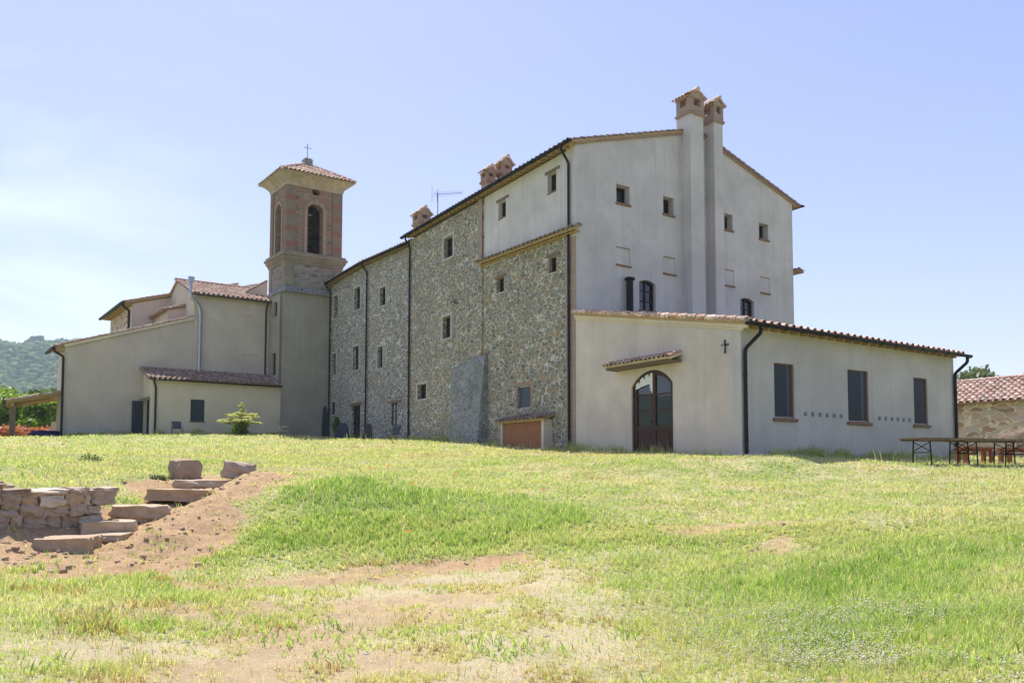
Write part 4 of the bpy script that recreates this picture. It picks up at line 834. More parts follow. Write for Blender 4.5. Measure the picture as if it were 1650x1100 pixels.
# ================================================================== CARPORT
cp_ = thing('wooden_canopy', (-18, 33, 0), 'open timber canopy with tiled roof leaning against the end of the church annex', 'canopy')
rf = Vector((-19.75, 32.6, 3.42)); S_ = Vector((1, 0, .24))
roof(cp_, 'tile_roof', rf, (0, 1, 0), S_, 5.5, 3.1, M['tile'], under=M['soffit'], rafters=.9, ridge=False)
m = MB(); m.box(WORLD, -19.45, -19.3, 32.7, 37.9, 3.08, 3.3)
for y in (32.75, 35.2, 37.8): m.raw([(-19.65, y, 3.26), (-16.75, y, 3.92), (-16.75, y+.12, 3.92), (-19.65, y+.12, 3.26), (-19.65, y, 3.42), (-16.75, y, 4.1), (-16.75, y+.12, 4.1), (-19.65, y+.12, 3.42)], [(0, 1, 2, 3), (4, 5, 6, 7), (0, 1, 5, 4), (2, 3, 7, 6), (0, 3, 7, 4), (1, 2, 6, 5)])
m.build('beams', M['soffit'], cp_)
for y in (32.8, 37.6): m = MB(); m.box(WORLD, -19.5, -19.18, y, y+.3, .6, 3.1); m.build('post', M['wood'], cp_)
m = MB(); m.gutter((-19.85, 32.5, 3.38), (-19.85, 38, 3.38), .07); m.build('gutter', M['metal'], cp_)
# ================================================================== GROUND
def at(px, d):      # plan position for an image pixel column and distance in metres from the viewpoint
    a = YAW+math.atan((px-825)/1228.); return CAM.x+math.sin(a)*d, CAM.y+math.cos(a)*d
def poly_sd(x, y, P):
    P = np.array(P, float); n = len(P); ins = np.zeros(x.shape, bool); dm_ = np.full(x.shape, 1e9)
    for i in range(n):
        a = P[i]; b_ = P[(i+1) % n]; dx, dy = b_-a; t = np.clip(((x-a[0])*dx+(y-a[1])*dy)/(dx*dx+dy*dy), 0, 1)
        dm_ = np.minimum(dm_, np.hypot(x-a[0]-t*dx, y-a[1]-t*dy))
        c = ((a[1] > y) != (b_[1] > y)) & (x < (b_[0]-a[0])*(y-a[1])/(b_[1]-a[1]+1e-12)+a[0]); ins ^= c
    return np.where(ins, dm_, -dm_)
def cap_sd(x, y, a, b_, r):
    dx, dy = b_[0]-a[0], b_[1]-a[1]; t = np.clip(((x-a[0])*dx+(y-a[1])*dy)/(dx*dx+dy*dy+1e-9), 0, 1); return r-np.hypot(x-a[0]-t*dx, y-a[1]-t*dy)
def sstep(v, a, b_): t = np.clip((v-a)/(b_-a), 0, 1); return t*t*(3-2*t)
SOIL = [(-26, -12.1), (-26, -14.0), (-22, -14.2), (-19.2, -14.1), (-18.6, -14.3), (-17.8, -13.9), (-16.8, -13.4), (-16.15, -12.2), (-15.7, -11.0), (-15.3, -10.2), (-14.1, -8.9), (-14.6, -7.6), (-15.2, -6.4), (-16.0, -6.2), (-16.9, -6.9), (-17.6, -8.6), (-17.9, -10.2), (-18.3, -10.45), (-22.6, -11.4)]
LUSH = [(-16.1, -12.4), (-16.3, -13.4), (-14.7, -14.2), (-12.7, -14.6), (-11.0, -14.2), (-9.6, -13.2), (-10.0, -11.8), (-12.2, -10.6), (-14.2, -9.5), (-15.2, -10.5)]
def wob(x, y, s=1.0): return (vnoise(x, y, .9, 3)-.5)*.9*s+(vnoise(x, y, .3, 4)-.5)*.8*s+(vnoise(x, y, .12, 5)-.5)*.4*s
def f_soil(x, y):
    k = wob(x, y)
    s = sstep(poly_sd(x, y, SOIL)+k*.7, -.15, .35)
    for a, b_, r, q in (((-9.9, -15.4), (-8.3, -16.5), .42, .75), ((-9.9, -17.4), (-9.4, -17.1), .3, .6), ((-14.4, -14.7), (-13.0, -15.1), .26, .8), ((-17.2, -14.9), (-14.8, -14.8), .34, .62),
                        ((-17.9, -16.4), (-15.6, -17.0), .42, .5), ((-15.9, -16.6), (-14.0, -16.9), .3, .42), ((-17.1, -17.7), (-15.6, -17.3), .45, .5), ((-18.2, -18.6), (-16.6, -18.6), .5, .42), ((-13.8, -21.9), (-14.4, -20.8), .2, .4)):
        s = np.maximum(s, q*sstep(cap_sd(x, y, a, b_, r)+k*.45, -.18, .22))
    return s
def f_lush(x, y):
    k = wob(x, y, 1.2); l = sstep(poly_sd(x, y, LUSH)+k, -.5, .6)
    r = np.hypot((x+11.2)/3.6, (y+19.6)/1.9); l = np.maximum(l, .85*sstep(1.15-r+k*.4, 0, .6))
    r = np.hypot((x+8.0)/6, (y+20.8)/2.6); l = np.maximum(l, .65*sstep(1.1-r+k*.4, 0, .7))
    l = np.maximum(l, .5*sstep(vnoise(x, y, 2.3, 9)*.6+vnoise(x, y, .8, 10)*.4, .5, .75)); l = np.maximum(l, .38*sstep(-x, 5, 10)*sstep(y, -9, -6)*sstep(vnoise(x, y, 3.5, 12), .2, .6))
    return l
def f_sparse(x, y):    # thin dry turf in the lower left
    k = wob(x, y, 1.4); ax = (x-CAM.x)*math.cos(YAW)-(y-CAM.y)*math.sin(YAW); d = np.hypot(x-CAM.x, y-CAM.y)
    return sstep(1.4-ax+k, -.9, 1.3)*sstep(11.3-d+k, -.3, 1.2)*(1-.62*sstep(-ax+k, 2.6, 3.8))
def f_clover(x, y):
    k = vnoise(x, y, .8, 21)*.7+vnoise(x, y, .25, 22)*.3
    r = np.hypot((x+13.7)/1.9, (y+20.6)/1.3); c = sstep(1.25-r, 0, .6)*.9
    d = np.hypot(x-CAM.x, y-CAM.y); ax = (x-CAM.x)*math.cos(YAW)-(y-CAM.y)*math.sin(YAW)
    c = np.maximum(c, .55*sstep(d, 14, 18)); c = np.maximum(c, .75*sstep(d, 17, 20)*sstep(ax, 2, 8)); c = np.maximum(c, .3*sstep(ax, .5, 2.5)); r = np.hypot((x+12.9)/1.2, (y+20.2)/.6); c = np.maximum(c, sstep(1.2-r, 0, .5))
    return c*sstep(k, .42, .72)
def micro(x, y, soil):
    n = (vnoise(x, y, 1.7, 31)-.5)*.10+(vnoise(x, y, .55, 32)-.5)*.05+(vnoise(x, y, .19, 33)-.5)*(.02+.07*soil)+(vnoise(x+.4*y, y-.3*x, .09, 34)-.5)*(.008+.055*soil)
    return n
def ground_z(x, y): s = f_soil(x, y); return base_z(x, y)+micro(x, y, s)
NU = 860
def warp(n, c, a, lim): u = np.linspace(-1, 1, n); b_ = math.asinh(lim/a); return c+a*np.sinh(b_*u)
gx = warp(NU, -15.5, 4.2, 4200.); gy = warp(NU, -14.5, 4.6, 4200.)
X, Y = np.meshgrid(gx, gy); near = np.hypot(X+15, Y+14) < 60
Z = base_z(X, Y); so_ = f_soil(X, Y); Z = Z+np.where(near, micro(X, Y, so_), 0)
V = np.stack([X, Y, Z], -1).reshape(-1, 3); I = np.arange(NU*NU).reshape(NU, NU)
F = np.stack([I[:-1, :-1], I[:-1, 1:], I[1:, 1:], I[1:, :-1]], -1).reshape(-1, 4)

N = NT('meadow_ground'); v = N.coord()
s_ = N.attr('soil'); l_ = N.attr('lush'); sp = N.attr('sparse')
n1 = N.noise(v, 1.1, 8, .68, .5); n2 = N.noise(v, 9, 8, .7); n3 = N.noise(v, 45, 5, .7); n4 = N.noise(v, .25, 6, .6)
straw = N.mix(n3, (.35, .31, .17), (.60, .55, .34)); green = N.mix(n2, (.14, .19, .05), (.28, .35, .11))
g1 = N.mix(N.ramp(N.math('ADD', n1, N.math('MULTIPLY', N.math('SUBTRACT', n2, .5), .5)), [(.38, 0.), (.62, 1.)]), green, straw)
g1 = N.mix(N.math('MULTIPLY', l_, .75), g1, green)
soilc = N.mix(N.ramp(n2, [(.3, 0.), (.7, 1.)]), (.38, .25, .135), (.55, .39, .235)); soilc = N.mix(N.ramp(n3, [(.35, .35), (.6, 0.)]), soilc, (.24, .15, .10))
dry = N.mix(n3, (.43, .35, .22), (.60, .50, .345))
c = N.mix(N.math('MULTIPLY', sp, .8), g1, dry); c = N.mix(N.math('MINIMUM', N.math('MULTIPLY', s_, 1.25), 1.0), c, soilc)
N.col(c); N.rough(1.0); N.b.inputs['Specular IOR Level'].default_value = .05; N.bump(N.math('ADD', N.noise(v, 7, 9, .75, .6), N.math('MULTIPLY', n3, .8)), .75, .05)
ground = np_mesh('ground', V, F, N.m, {'soil': ('POINT', so_.ravel()), 'lush': ('POINT', f_lush(X, Y).ravel()), 'sparse': ('POINT', f_sparse(X, Y).ravel())}, smooth=True)
tag(ground, kind='structure')

# ------------------------------------------------------------------ turf (uncountable): real blades
BLD = [(-.3, 0, 14.6, 30.), (-.3, -8.6, 13.0, .2), (-12, 29.3, .5, 33), (-17, 31.8, 0, 50)]
def scatter(n, dmin, dmax, pw, fan=1.0):
    """points around the viewpoint, thinning with distance"""
    u = RNG.random(n); e = 1-pw+1e-4; d = (dmin**e+u*(dmax**e-dmin**e))**(1/e)
    a = YAW+(RNG.random(n)-.5)*2*math.radians(41*fan); return CAM.x+np.sin(a)*d, CAM.y+np.cos(a)*d, d
def outside(x, y, mg=.02):
    k = np.ones(x.shape, bool)
    for a, b_, c_, d_ in BLD: k &= ~((x > a+mg) & (x < c_-mg) & (y > b_+mg) & (y < d_-mg))
    return k
SLABS = []   # filled by the steps below: (x, y, radius)
def blades(name, x, y, z, h, wd, lean, tint, mat, bend=.35, label=None, kind='stuff', cat=None):
    n = len(x); a = RNG.random(n)*2*PI; ca, sa = np.cos(a), np.sin(a); b2 = RNG.random(n)*2*PI; lx, ly = np.cos(b2)*lean*h, np.sin(b2)*lean*h
    P = np.empty((n, 5, 3)); w2 = wd/2
    P[:, 0] = np.stack([x-ca*w2, y-sa*w2, z-.02], -1); P[:, 1] = np.stack([x+ca*w2, y+sa*w2, z-.02], -1)
    mx_, my_ = x+lx*bend, y+ly*bend; mz = z+h*.55
    P[:, 2] = np.stack([mx_+ca*w2*.75, my_+sa*w2*.75, mz], -1); P[:, 3] = np.stack([mx_-ca*w2*.75, my_-sa*w2*.75, mz], -1)
    P[:, 4] = np.stack([x+lx, y+ly, z+h*np.sqrt(np.maximum(.05, 1-lean*lean*.6))], -1)
    b0 = np.arange(n)[:, None]*5; T = np.concatenate([b0+np.array([[0, 1, 2]]), b0+np.array([[0, 2, 3]]), b0+np.array([[3, 2, 4]])], 0)
    o = np_mesh(name, P.reshape(-1, 3), T, mat, {'tint': ('FACE', np.tile(tint, 3))}); return tag(o, label, cat, kind=kind)
GR = [(.36, .17, .08), (.62, .50, .31), (.70, .66, .42), (.50, .55, .23), (.38, .50, .14), (.28, .44, .09), (.14, .26, .05)]
M['grass'] = m_leaf('meadow_grass', GR, .46, .25)

def stone(mb, c, size, rz=0, seed=0, rough=.12, t=.5, sq=.55, sub=4, tilt=0):
    """a weathered block: cube pulled part way to an ellipsoid, edges knocked off"""
    rr = random.Random(seed); ph = [rr.uniform(0, 6.28) for _ in range(9)]; fq = [rr.uniform(1.2, 3.2) for _ in range(9)]
    key = {}; V_ = []; F_ = []
    def vert(a, b_, c_):
        k = (round(a, 4), round(b_, 4), round(c_, 4))
        if k in key: return key[k]
        L = math.sqrt(a*a+b_*b_+c_*c_); m_ = max(abs(a), abs(b_), abs(c_)); s = sq*1.0+(1-sq)*m_/L*1.12
        s *= 1+rough*(math.sin(a*fq[0]*2+ph[0]+b_*fq[3])+math.sin(b_*fq[1]*2+ph[1]+c_*fq[4])+math.sin(c_*fq[2]*2+ph[2]+a*fq[5]))/2.4+rough*.4*math.sin(a*7+ph[3])*math.sin(b_*8+ph[4])*math.sin(c_*6+ph[5])
        p = Vector((a*s*size[0]/2, b_*s*size[1]/2, c_*s*size[2]/2)); p.rotate(Matrix.Rotation(tilt, 3, 'Y')); p.rotate(Matrix.Rotation(rz, 3, 'Z'))
        key[k] = len(V_); V_.append(p+Vector(c)); return key[k]
    for ax in range(3):
        for sg in (-1, 1):
            for i in range(sub):
                for j in range(sub):
                    q = []
                    for di, dj in ((0, 0), (1, 0), (1, 1), (0, 1)):
                        a = -1+2*(i+di)/sub; b_ = -1+2*(j+dj)/sub; p = [0, 0, 0]; p[ax] = sg; p[(ax+1) % 3] = a; p[(ax+2) % 3] = b_; q.append(vert(*p))
                    F_.append(tuple(q) if sg > 0 else tuple(reversed(q)))
    mb.raw(V_, F_, t)
def m_stone(name, cols):
    N = NT(name); v = N.coord(); t = N.attr('tint'); n = N.noise(v, 6, 8, .7, .3); n2 = N.noise(v, 30, 5, .7)
    c = N.ramp(t, [(i/max(1, len(cols)-1), q) for i, q in enumerate(cols)]); c = N.mix(N.ramp(n, [(.35, .6), (.65, 0.)]), c, N.mix(1, c, (.62, .58, .52), 'MULTIPLY')); c = N.mix(N.ramp(n2, [(.55, 0.), (.75, .4)]), c, (.50, .44, .36))
    N.col(c); N.rough(.95); N.bump(N.math('ADD', n, N.math('MULTIPLY', n2, .6)), .8, .03); return N.m
M['fieldstone'] = m_stone('field_stone', [(.30, .22, .16), (.56, .44, .35), (.40, .32, .26), (.66, .56, .47), (.46, .31, .21), (.36, .30, .26)])
M['slab'] = m_stone('sandstone_slab', [(.46, .34, .23), (.56, .43, .31), (.50, .38, .27)])
M['clod'] = m_stone('dry_earth', [(.36, .25, .16), (.44, .32, .215), (.52, .40, .29)])

# dry stone retaining wall, front face towards the viewer
wl = thing('dry_stone_wall', (-20, -11, -1.6), 'dry stone retaining wall of rough fieldstones at the foot of the lawn', 'stone wall')
A0 = Vector((-22.6, -11.75, 0)); A1 = Vector((-18.05, -10.72, 0)); du = (A1-A0).normalized(); Lw = (A1-A0).length; nu_ = Vector((-du.y, du.x, 0)); azw = math.atan2(du.y, du.x)
m = MB(); sd_ = 1; 
def wtop(u): return -.93 if u > Lw-1.35 else -.80
z = -1.86
while z < -.85:
    u = random.uniform(-.1, .1); hrow = random.uniform(.12, .20)
    while u < Lw:
        lu = random.choice((.14, .19, .25, .34)); hh = hrow*random.uniform(.8, 1.3)
        if z+hh*.5 < wtop(u)-.04: p = A0+du*(u+lu/2)+nu_*(.14+random.uniform(-.04, .04)); stone(m, (p.x, p.y, z+hh/2+random.uniform(-.03, .03)), (lu*1.05, .36, hh*1.1), azw+random.uniform(-.08, .08), sd_, .15, random.random(), .68, 6, random.uniform(-.14, .14))
        u += lu; sd_ += 1
    z += hrow
m.build('wall_stones', M['fieldstone'], wl, smooth=False)
m = MB(); Fb = Fr(A0, du, nu_); m.box(Fb, -.1, Lw-.12, .16, .8, -2.2, -1.08); m.build('earth_fill', M['clod'], wl)
u = -.1
while u < Lw-.05:      # flat capping stones
    lu = random.uniform(.26, .55); p = A0+du*(u+lu/2)+nu_*.26; m = MB(); stone(m, (p.x, p.y, wtop(u)+.01+random.uniform(-.02, .02)), (lu*1.12, .62, random.uniform(.09, .15)), azw+random.uniform(-.15, .15), sd_, .13, random.random(), .72, 6, random.uniform(-.05, .05)); m.build('capping_stone', M['fieldstone'], wl); u += lu; sd_ += 1
m = MB()
for k in range(60):
    uu = random.uniform(0, Lw); p = A0+du*uu+nu_*random.uniform(.5, 1.1+.5*(Lw-uu)); zz = max(wtop(uu), gz(p.x, p.y)); stone(m, (p.x, p.y, zz+.0), (random.uniform(.15, .4), random.uniform(.12, .3), .07), random.random()*3, sd_, .1, random.random(), .75, 3); sd_ += 1
m.build('rubble_fill', M['fieldstone'], wl)

# steps
def step(name, P0, P1, zt, th, dep, lab, grp='stone steps up to the lawn', seed=0, t=.3, tilt=0):
    P0 = Vector((*P0, 0)); P1 = Vector((*P1, 0)); d = (P1-P0); L = d.length; a = math.atan2(d.y, d.x); n_ = Vector((-d.y, d.x, 0)).normalized(); c_ = (P0+P1)/2+n_*dep*.5
    m = MB(); stone(m, (c_.x, c_.y, zt-th/2), (L*1.05, dep, th), a, seed, .085, t, .90, 10, tilt); SLABS.append((c_.x, c_.y, max(L, dep)*.55))
    o = m.build(name, M['slab']); return tag(o, lab, 'stone step', grp)
step('stone_step', (-18.86, -12.0), (-18.22, -12.25), -1.54, 0.303, .62, 'lowest stone step, a thick block standing clear of the earth', seed=3, t=.1)
step('stone_step', (-18.15, -11.55), (-17.75, -11.75), -1.56, 0.108, .5, 'thin flat stone lying behind the lowest block step', seed=4, t=.9)
step('stone_step', (-18.22, -11.05), (-17.52, -11.2), -1.40, 0.324, .55, 'broad stone step beside the end of the dry stone wall', seed=5, t=.5)
step('stone_step', (-17.72, -10.12), (-16.88, -10.28), -1.21, 0.281, .55, 'middle stone step with a ragged shaded front', seed=6, t=.6)
step('stone_step', (-16.98, -8.62), (-16.0, -9.02), -.99, 0.216, .55, 'dark brown overhanging stone step below the top one', seed=7, t=0, tilt=.03)
step('stone_step', (-16.30, -7.35), (-15.42, -7.95), -.83, 0.237, .6, 'reddish top stone step next to the pale boulder', seed=8, t=.4)
m = MB(); stone(m, (-15.92, -6.30, -.62), (.55, .42, .44), .5, 21, .12, .9, .72, 6); tag(m.build('boulder', M['fieldstone'], smooth=False), 'pale squared boulder beside the top stone step', 'boulder')
m = MB(); stone(m, (-15.0, -7.42, -.64), (.66, .40, .36), -.4, 22, .16, .35, .62, 6, .12); tag(m.build('boulder', M['fieldstone'], smooth=False), 'brownish pointed boulder lying alone on the crest of bare earth', 'boulder')

# soil clods and pebbles
m = MB(); cnt = 0
xs, ys, ds = scatter(42000, 9, 20, 1.0); sl_ = f_soil(xs, ys)
for x, y, d, s in zip(xs, ys, ds, sl_):
    if s < .6 or random.random() > .8*s or (y < -14.2 and random.random() < .8): continue
    if cnt > 1500: break
    q = random.random()**9*.06+.006; stone(m, (x, y, float(ground_z(np.array([x]), np.array([y]))[0])+q*.05), (q*1.5, q*1.2, q), random.random()*6, cnt, .3, random.random(), .45, 3 if q > .03 else 2); cnt += 1
tag(m.build('soil_clods', M['clod']), 'loose brown earth clods scattered over the bare bank', kind='stuff')
# pale pebbles in the worn turf
m = MB()
for k in range(150):
    x, y, d = scatter(1, 5, 13, 1); x, y = float(x[0]), float(y[0])
    if float(f_sparse(np.array([x]), np.array([y]))[0]) < .4: continue
    q = random.random()**3*.04+.012; stone(m, (x, y, float(ground_z(np.array([x]), np.array([y]))[0])-.003), (q*1.7, q*1.3, q*.5), random.random()*6, 900+k, .15, 1, .5, 2)
tag(m.build('pebbles', M['fieldstone']), 'small pale pebbles in the thin turf', kind='stuff')

def grass_set(name, n, dmin, dmax, pw, hk, wk, label, hmin=.0, fan=1.0, seed=0, nblade=1):
    x, y, d = scatter(n, dmin, dmax, pw, fan)
    # clumping: pull every blade towards a tuft centre
    cs = .10+d*.006; gxn = np.round(x/cs)*cs; gyn = np.round(y/cs)*cs; jx = (vnoise(gxn*7.1, gyn*7.1, .37, 51)-.5)*cs; jy = (vnoise(gxn*7.3, gyn*7.7, .41, 52)-.5)*cs
    pull = .45; x = x+(gxn+jx-x)*pull; y = y+(gyn+jy-y)*pull
    s = f_soil(x, y); l = f_lush(x, y); p = f_sparse(x, y); tuft = vnoise(x, y, .55, 61)*.6+vnoise(x, y, .17, 62)*.4
    rag = (vnoise(x, y, .28, 63)-.5)*.9+(vnoise(x, y, .09, 64)-.5)*.5
    keep = RNG.random(n) < np.clip((1-1.12*np.clip(s+rag*sstep(s, .02, .3), 0, 1))*(1-.88*p*sstep(.60-tuft, -.12, .12)), .012, 1)*(.55+.75*tuft)
    keep &= outside(x, y)
    for sx, sy, sr in SLABS: keep &= np.hypot(x-sx, y-sy) > sr*.8
    keep &= ~((np.abs((x-A0.x)*nu_.x+(y-A0.y)*nu_.y-.3) < .45) & (x < -18.0) & (y < -10.2))
    x, y, d, s, l, p, tuft = [q[keep] for q in (x, y, d, s, l, p, tuft)]
    z = base_z(x, y)+micro(x, y, s)
    h = hk*(.45+.7*l+.75*tuft**2)*(.55+.9*RNG.random(len(x))**1.5)*(1-.25*p); h = np.maximum(h, .02)
    wd = np.maximum(.0045, wk*d)*(.7+.6*RNG.random(len(x)))
    yel = vnoise(x, y, 1.6, 71)*.6+vnoise(x, y, .4, 72)*.4
    t = .455+.27*l-.14*p+.22*(tuft-.5)-.36*(yel-.5)*1.6+RNG.normal(0, .15, len(x))-.15*sstep(d, 15, 22)*(1-l)
    red = (vnoise(x, y, .5, 81) > .72) & (p > .3) & (RNG.random(len(x)) < .5); t = np.where(red, .04, t)
    strawm = RNG.random(len(x)) < (.16+.16*(1-l)); t = np.where(strawm, .16+.2*RNG.random(len(x)), t)
    return blades(name, x, y, z, h, wd, .25+.6*RNG.random(len(x)), np.clip(t, .02, .98), M['grass'], label=label)
grass_set('grass', 330000, 4.2, 13.5, .55, .085, .00085, 'short mown meadow grass of the near lawn')
grass_set('grass', 270000, 12, 32, 1.05, .085, .0008, 'pale dry grass of the upper lawn', fan=1.0)
grass_set('grass', 90000, 28, 62, 1.2, .12, .0009, 'grass of the far lawn below the buildings', fan=1.0)
# taller seeding stems
x, y, d = scatter(5200, 5, 42, .9); k = (RNG.random(len(x)) < .25+.6*f_lush(x, y)) & (f_soil(x, y) < .3) & outside(x, y, -.1); x, y, d = x[k], y[k], d[k]
z = base_z(x, y); h = (.16+.26*RNG.random(len(x)))*(1+.3*(d > 20)); blades('tall_grass', x, y, z, h, np.maximum(.004, .00055*d), .1+.35*RNG.random(len(x)), np.clip(RNG.normal(.62, .2, len(x)), .1, .97), M['grass'], label='thin taller grass stems standing above the lawn')
# broad leaved weeds through the turf
x, y, d = scatter(60000, 4.6, 26, .8); tf = vnoise(x, y, .7, 111)*.6+vnoise(x, y, .2, 112)*.4; k = (RNG.random(len(x)) < sstep(tf, .5, .72)) & (RNG.random(len(x)) > f_soil(x, y)*1.1) & outside(x, y); x, y, d, tf = x[k], y[k], d[k], tf[k]
blades('broadleaf_weeds', x, y, base_z(x, y)+micro(x, y, f_soil(x, y)), (.035+.06*RNG.random(len(x)))*(.6+.8*tf), np.maximum(.014, .0014*d), .6+.38*RNG.random(len(x)), np.clip(RNG.normal(.74, .14, len(x)), .3, .98), M['grass'], bend=.6, label='broad leaved weeds and clover leaves growing through the lawn')
# weeds along the foot of the walls
xs_, ys_ = [], []
def along(a, b_, n, sp_):
    t = RNG.random(n); q = np.abs(RNG.normal(0, sp_, n)); dx, dy = b_[0]-a[0], b_[1]-a[1]; L = math.hypot(dx, dy); nx, ny = dy/L, -dx/L
    return a[0]+dx*t+nx*q, a[1]+dy*t+ny*q
for a, b_, n, s in (((-.03, -8.5), (13.2, -8.5), 9000, .22), ((-.03, 29), (-.03, -8.4), 9000, .3), ((-12, 29.2), (-3.6, 29.2), 3500, .25), ((-16.9, 31.6), (-12.4, 31.6), 2200, .25)):
    if a[0] == -.03 and b_[0] == -.03: t = RNG.random(n); q = np.abs(RNG.normal(0, s, n)); ax_, ay_ = -.05-q, b_[1]+(a[1]-b_[1])*t
    else: ax_, ay_ = along(a, b_, n, s); ay_ = np.minimum(ay_, a[1]-.02)
    xs_.append(ax_); ys_.append(ay_)
x = np.concatenate(xs_); y = np.concatenate(ys_); tf = vnoise(x, y, .6, 95); k = RNG.random(len(x)) < .25+tf; x, y, tf = x[k], y[k], tf[k]; z = base_z(x, y); d = np.hypot(x-CAM.x, y-CAM.y)
blades('weeds', x, y, z, (.07+.46*tf**2)*(.4+RNG.random(len(x))**1.5), np.maximum(.008, .0006*d), .2+.6*RNG.random(len(x)), np.clip(RNG.normal(.46, .24, len(x)), .1, .98), M['grass'], label='weeds and seeding grass along the foot of the walls')

# clover and daisy heads: small faceted discs on the turf
def heads(name, x, y, z, r, mat, label, tintv):
    n = len(x); P = np.empty((n, 6, 3)); 
    for k, (a, b_, c_) in enumerate(((1, 0, 0), (0, 1, 0), (-1, 0, 0), (0, -1, 0), (0, 0, .7), (0, 0, -.6))): P[:, k] = np.stack([x+a*r, y+b_*r, z+c_*r], -1)
    b0 = np.arange(n)[:, None]*6; T = np.concatenate([b0+np.array([q]) for q in ((0, 1, 4), (1, 2, 4), (2, 3, 4), (3, 0, 4), (1, 0, 5), (2, 1, 5), (3, 2, 5), (0, 3, 5))], 0)
    return tag(np_mesh(name, P.reshape(-1, 3), T, mat, {'tint': ('FACE', np.tile(tintv, 8))}), label, kind='stuff')
M['clover'] = m_leaf('flower_heads', [(.50, .47, .36), (.70, .67, .56), (.80, .78, .72)], .3, .1)
M['yellow'] = m_leaf('yellow_petals', [(.70, .50, .03), (.75, .60, .08)], .3, .1)
M['poppy'] = m_leaf('red_petals', [(.62, .05, .012), (.72, .10, .03)], .4, .2)
x, y, d = scatter(210000, 4.6, 30, 1.0); k = (RNG.random(len(x)) < f_clover(x, y)) & (f_soil(x, y) < .2) & outside(x, y, -.05); x, y, d = x[k], y[k], d[k]
l = f_lush(x, y); heads('clover_flowers', x, y, base_z(x, y)+.05+.06*RNG.random(len(x))+.05*l, np.maximum(.0095, .00058*d)*(.6+.6*RNG.random(len(x))), M['clover'], 'small white clover heads dotted over the lawn', RNG.random(len(x)))
x, y, d = scatter(9000, 4.6, 30, 1.0); k = (RNG.random(len(x)) < vnoise(x, y, .7, 41)**3*1.2) & (f_soil(x, y) < .3) & outside(x, y, -.05); x, y, d = x[k], y[k], d[k]
heads('yellow_flowers', x, y, base_z(x, y)+.07+.08*RNG.random(len(x)), np.maximum(.009, .0006*d), M['yellow'], 'small yellow flowers in the lawn', RNG.random(len(x)))
# poppies
PL = ['red poppy nearest the bare earth on the grassy bank', 'red poppy upslope and right of its neighbour on the bank', 'pale red poppy in the middle of the bank crest', 'orange red poppy low on the middle of the bank', 'red poppy at the right end of the lush bank', 'small red poppy highest to the right on the bank', 'orange poppy at the foot of the bank by the path']
for i, (x, y) in enumerate(((-13.24, -10.45), (-12.64, -9.94), (-11.5, -10.73), (-12.9, -11.64), (-10.62, -12.64), (-9.18, -11.52), (-14.09, -14.01))):
    z = gz(x, y); t = thing('poppy', (x, y, z), PL[i], 'poppy', 'poppies on the grassy bank')
    m = MB(); m.tube([(x, y, z), (x+.01, y, z+.2), (x+.02, y+.01, z+.33)], .004, 5, .8); m.build('stem', M['grass'], t)
    m = MB(); cz = z+.34
    for k in range(5):
        a = k*2*PI/5+i; r = .045; 
        m.raw([(x+.02, y+.01, cz), (x+.02+r*math.cos(a-.5), y+.01+r*math.sin(a-.5), cz+.018), (x+.02+r*1.25*math.cos(a), y+.01+r*1.25*math.sin(a), cz+.024), (x+.02+r*math.cos(a+.55), y+.01+r*math.sin(a+.55), cz+.016)], [(0, 1, 2), (0, 2, 3)], random.random())
    m.build('petals', M['poppy'], t)

# ------------------------------------------------------------------ foliage
def leafcloud(name, C, R, n, size, mat, parent=None, flat=.0, seed=0, shell=.55, asp=.6):
    """leaf sized faces spread through clumps; C (k,3) centres, R (k,3) radii"""
    g = np.random.default_rng(seed); k = len(C); wgt = (R[:, 0]*R[:, 1]*R[:, 2])**.66; idx = g.choice(k, n, p=wgt/wgt.sum())
    dv = g.normal(size=(n, 3)); dv /= np.linalg.norm(dv, axis=1)[:, None]; rad = shell+(1-shell)*g.random(n)**.7; rad = np.where(g.random(n) < .22, g.random(n), rad)
    rad = rad*(1+.25*g.normal(size=n)*.5); P = C[idx]+dv*R[idx]*rad[:, None]
    nrm = dv*.6+g.normal(size=(n, 3))*.7; nrm[:, 2] += flat; nrm /= np.linalg.norm(nrm, axis=1)[:, None]
    t1 = np.cross(nrm, g.normal(size=(n, 3))); t1 /= np.linalg.norm(t1, axis=1)[:, None]; t2 = np.cross(nrm, t1); s = size*(.6+.8*g.random(n))[:, None]
    Q = np.stack([P-t1*s, P-t2*s*asp*.9+t1*s*.1, P+t1*s, P+t2*s*asp+nrm*s*.15], 1)
    F_ = np.arange(n*4).reshape(n, 4); cl_ = g.random(k)
    tint_ = np.clip(.5+.35*(cl_[idx]-.5)+g.normal(size=n)*.2, 0, 1)
    off = parent_world(parent); Q = Q-np.array([off.x, off.y, off.z])
    return np_mesh(name, Q.reshape(-1, 3), F_, mat, {'tint': ('FACE', tint_)}, parent)
M['leafA'] = m_leaf('tree_leaves', [(.045, .085, .02), (.09, .15, .03), (.15, .21, .05)], .35)
M['leafB'] = m_leaf('bright_leaves', [(.10, .17, .02), (.20, .30, .035), (.32, .42, .07)], .45)
M['leafR'] = m_leaf('red_hedge_leaves', [(.38, .10, .06), (.55, .20, .13), (.50, .30, .14)], .4)
M['leafY'] = m_leaf('golden_leaves', [(.26, .32, .07), (.50, .52, .20), (.68, .62, .36)], .4)
M['leafO'] = m_leaf('olive_leaves', [(.08, .11, .05), (.15, .19, .09), (.24, .28, .15)], .3)
M['bark'] = m_wood('tree_bark', (.11, .085, .06), 'z', .95)
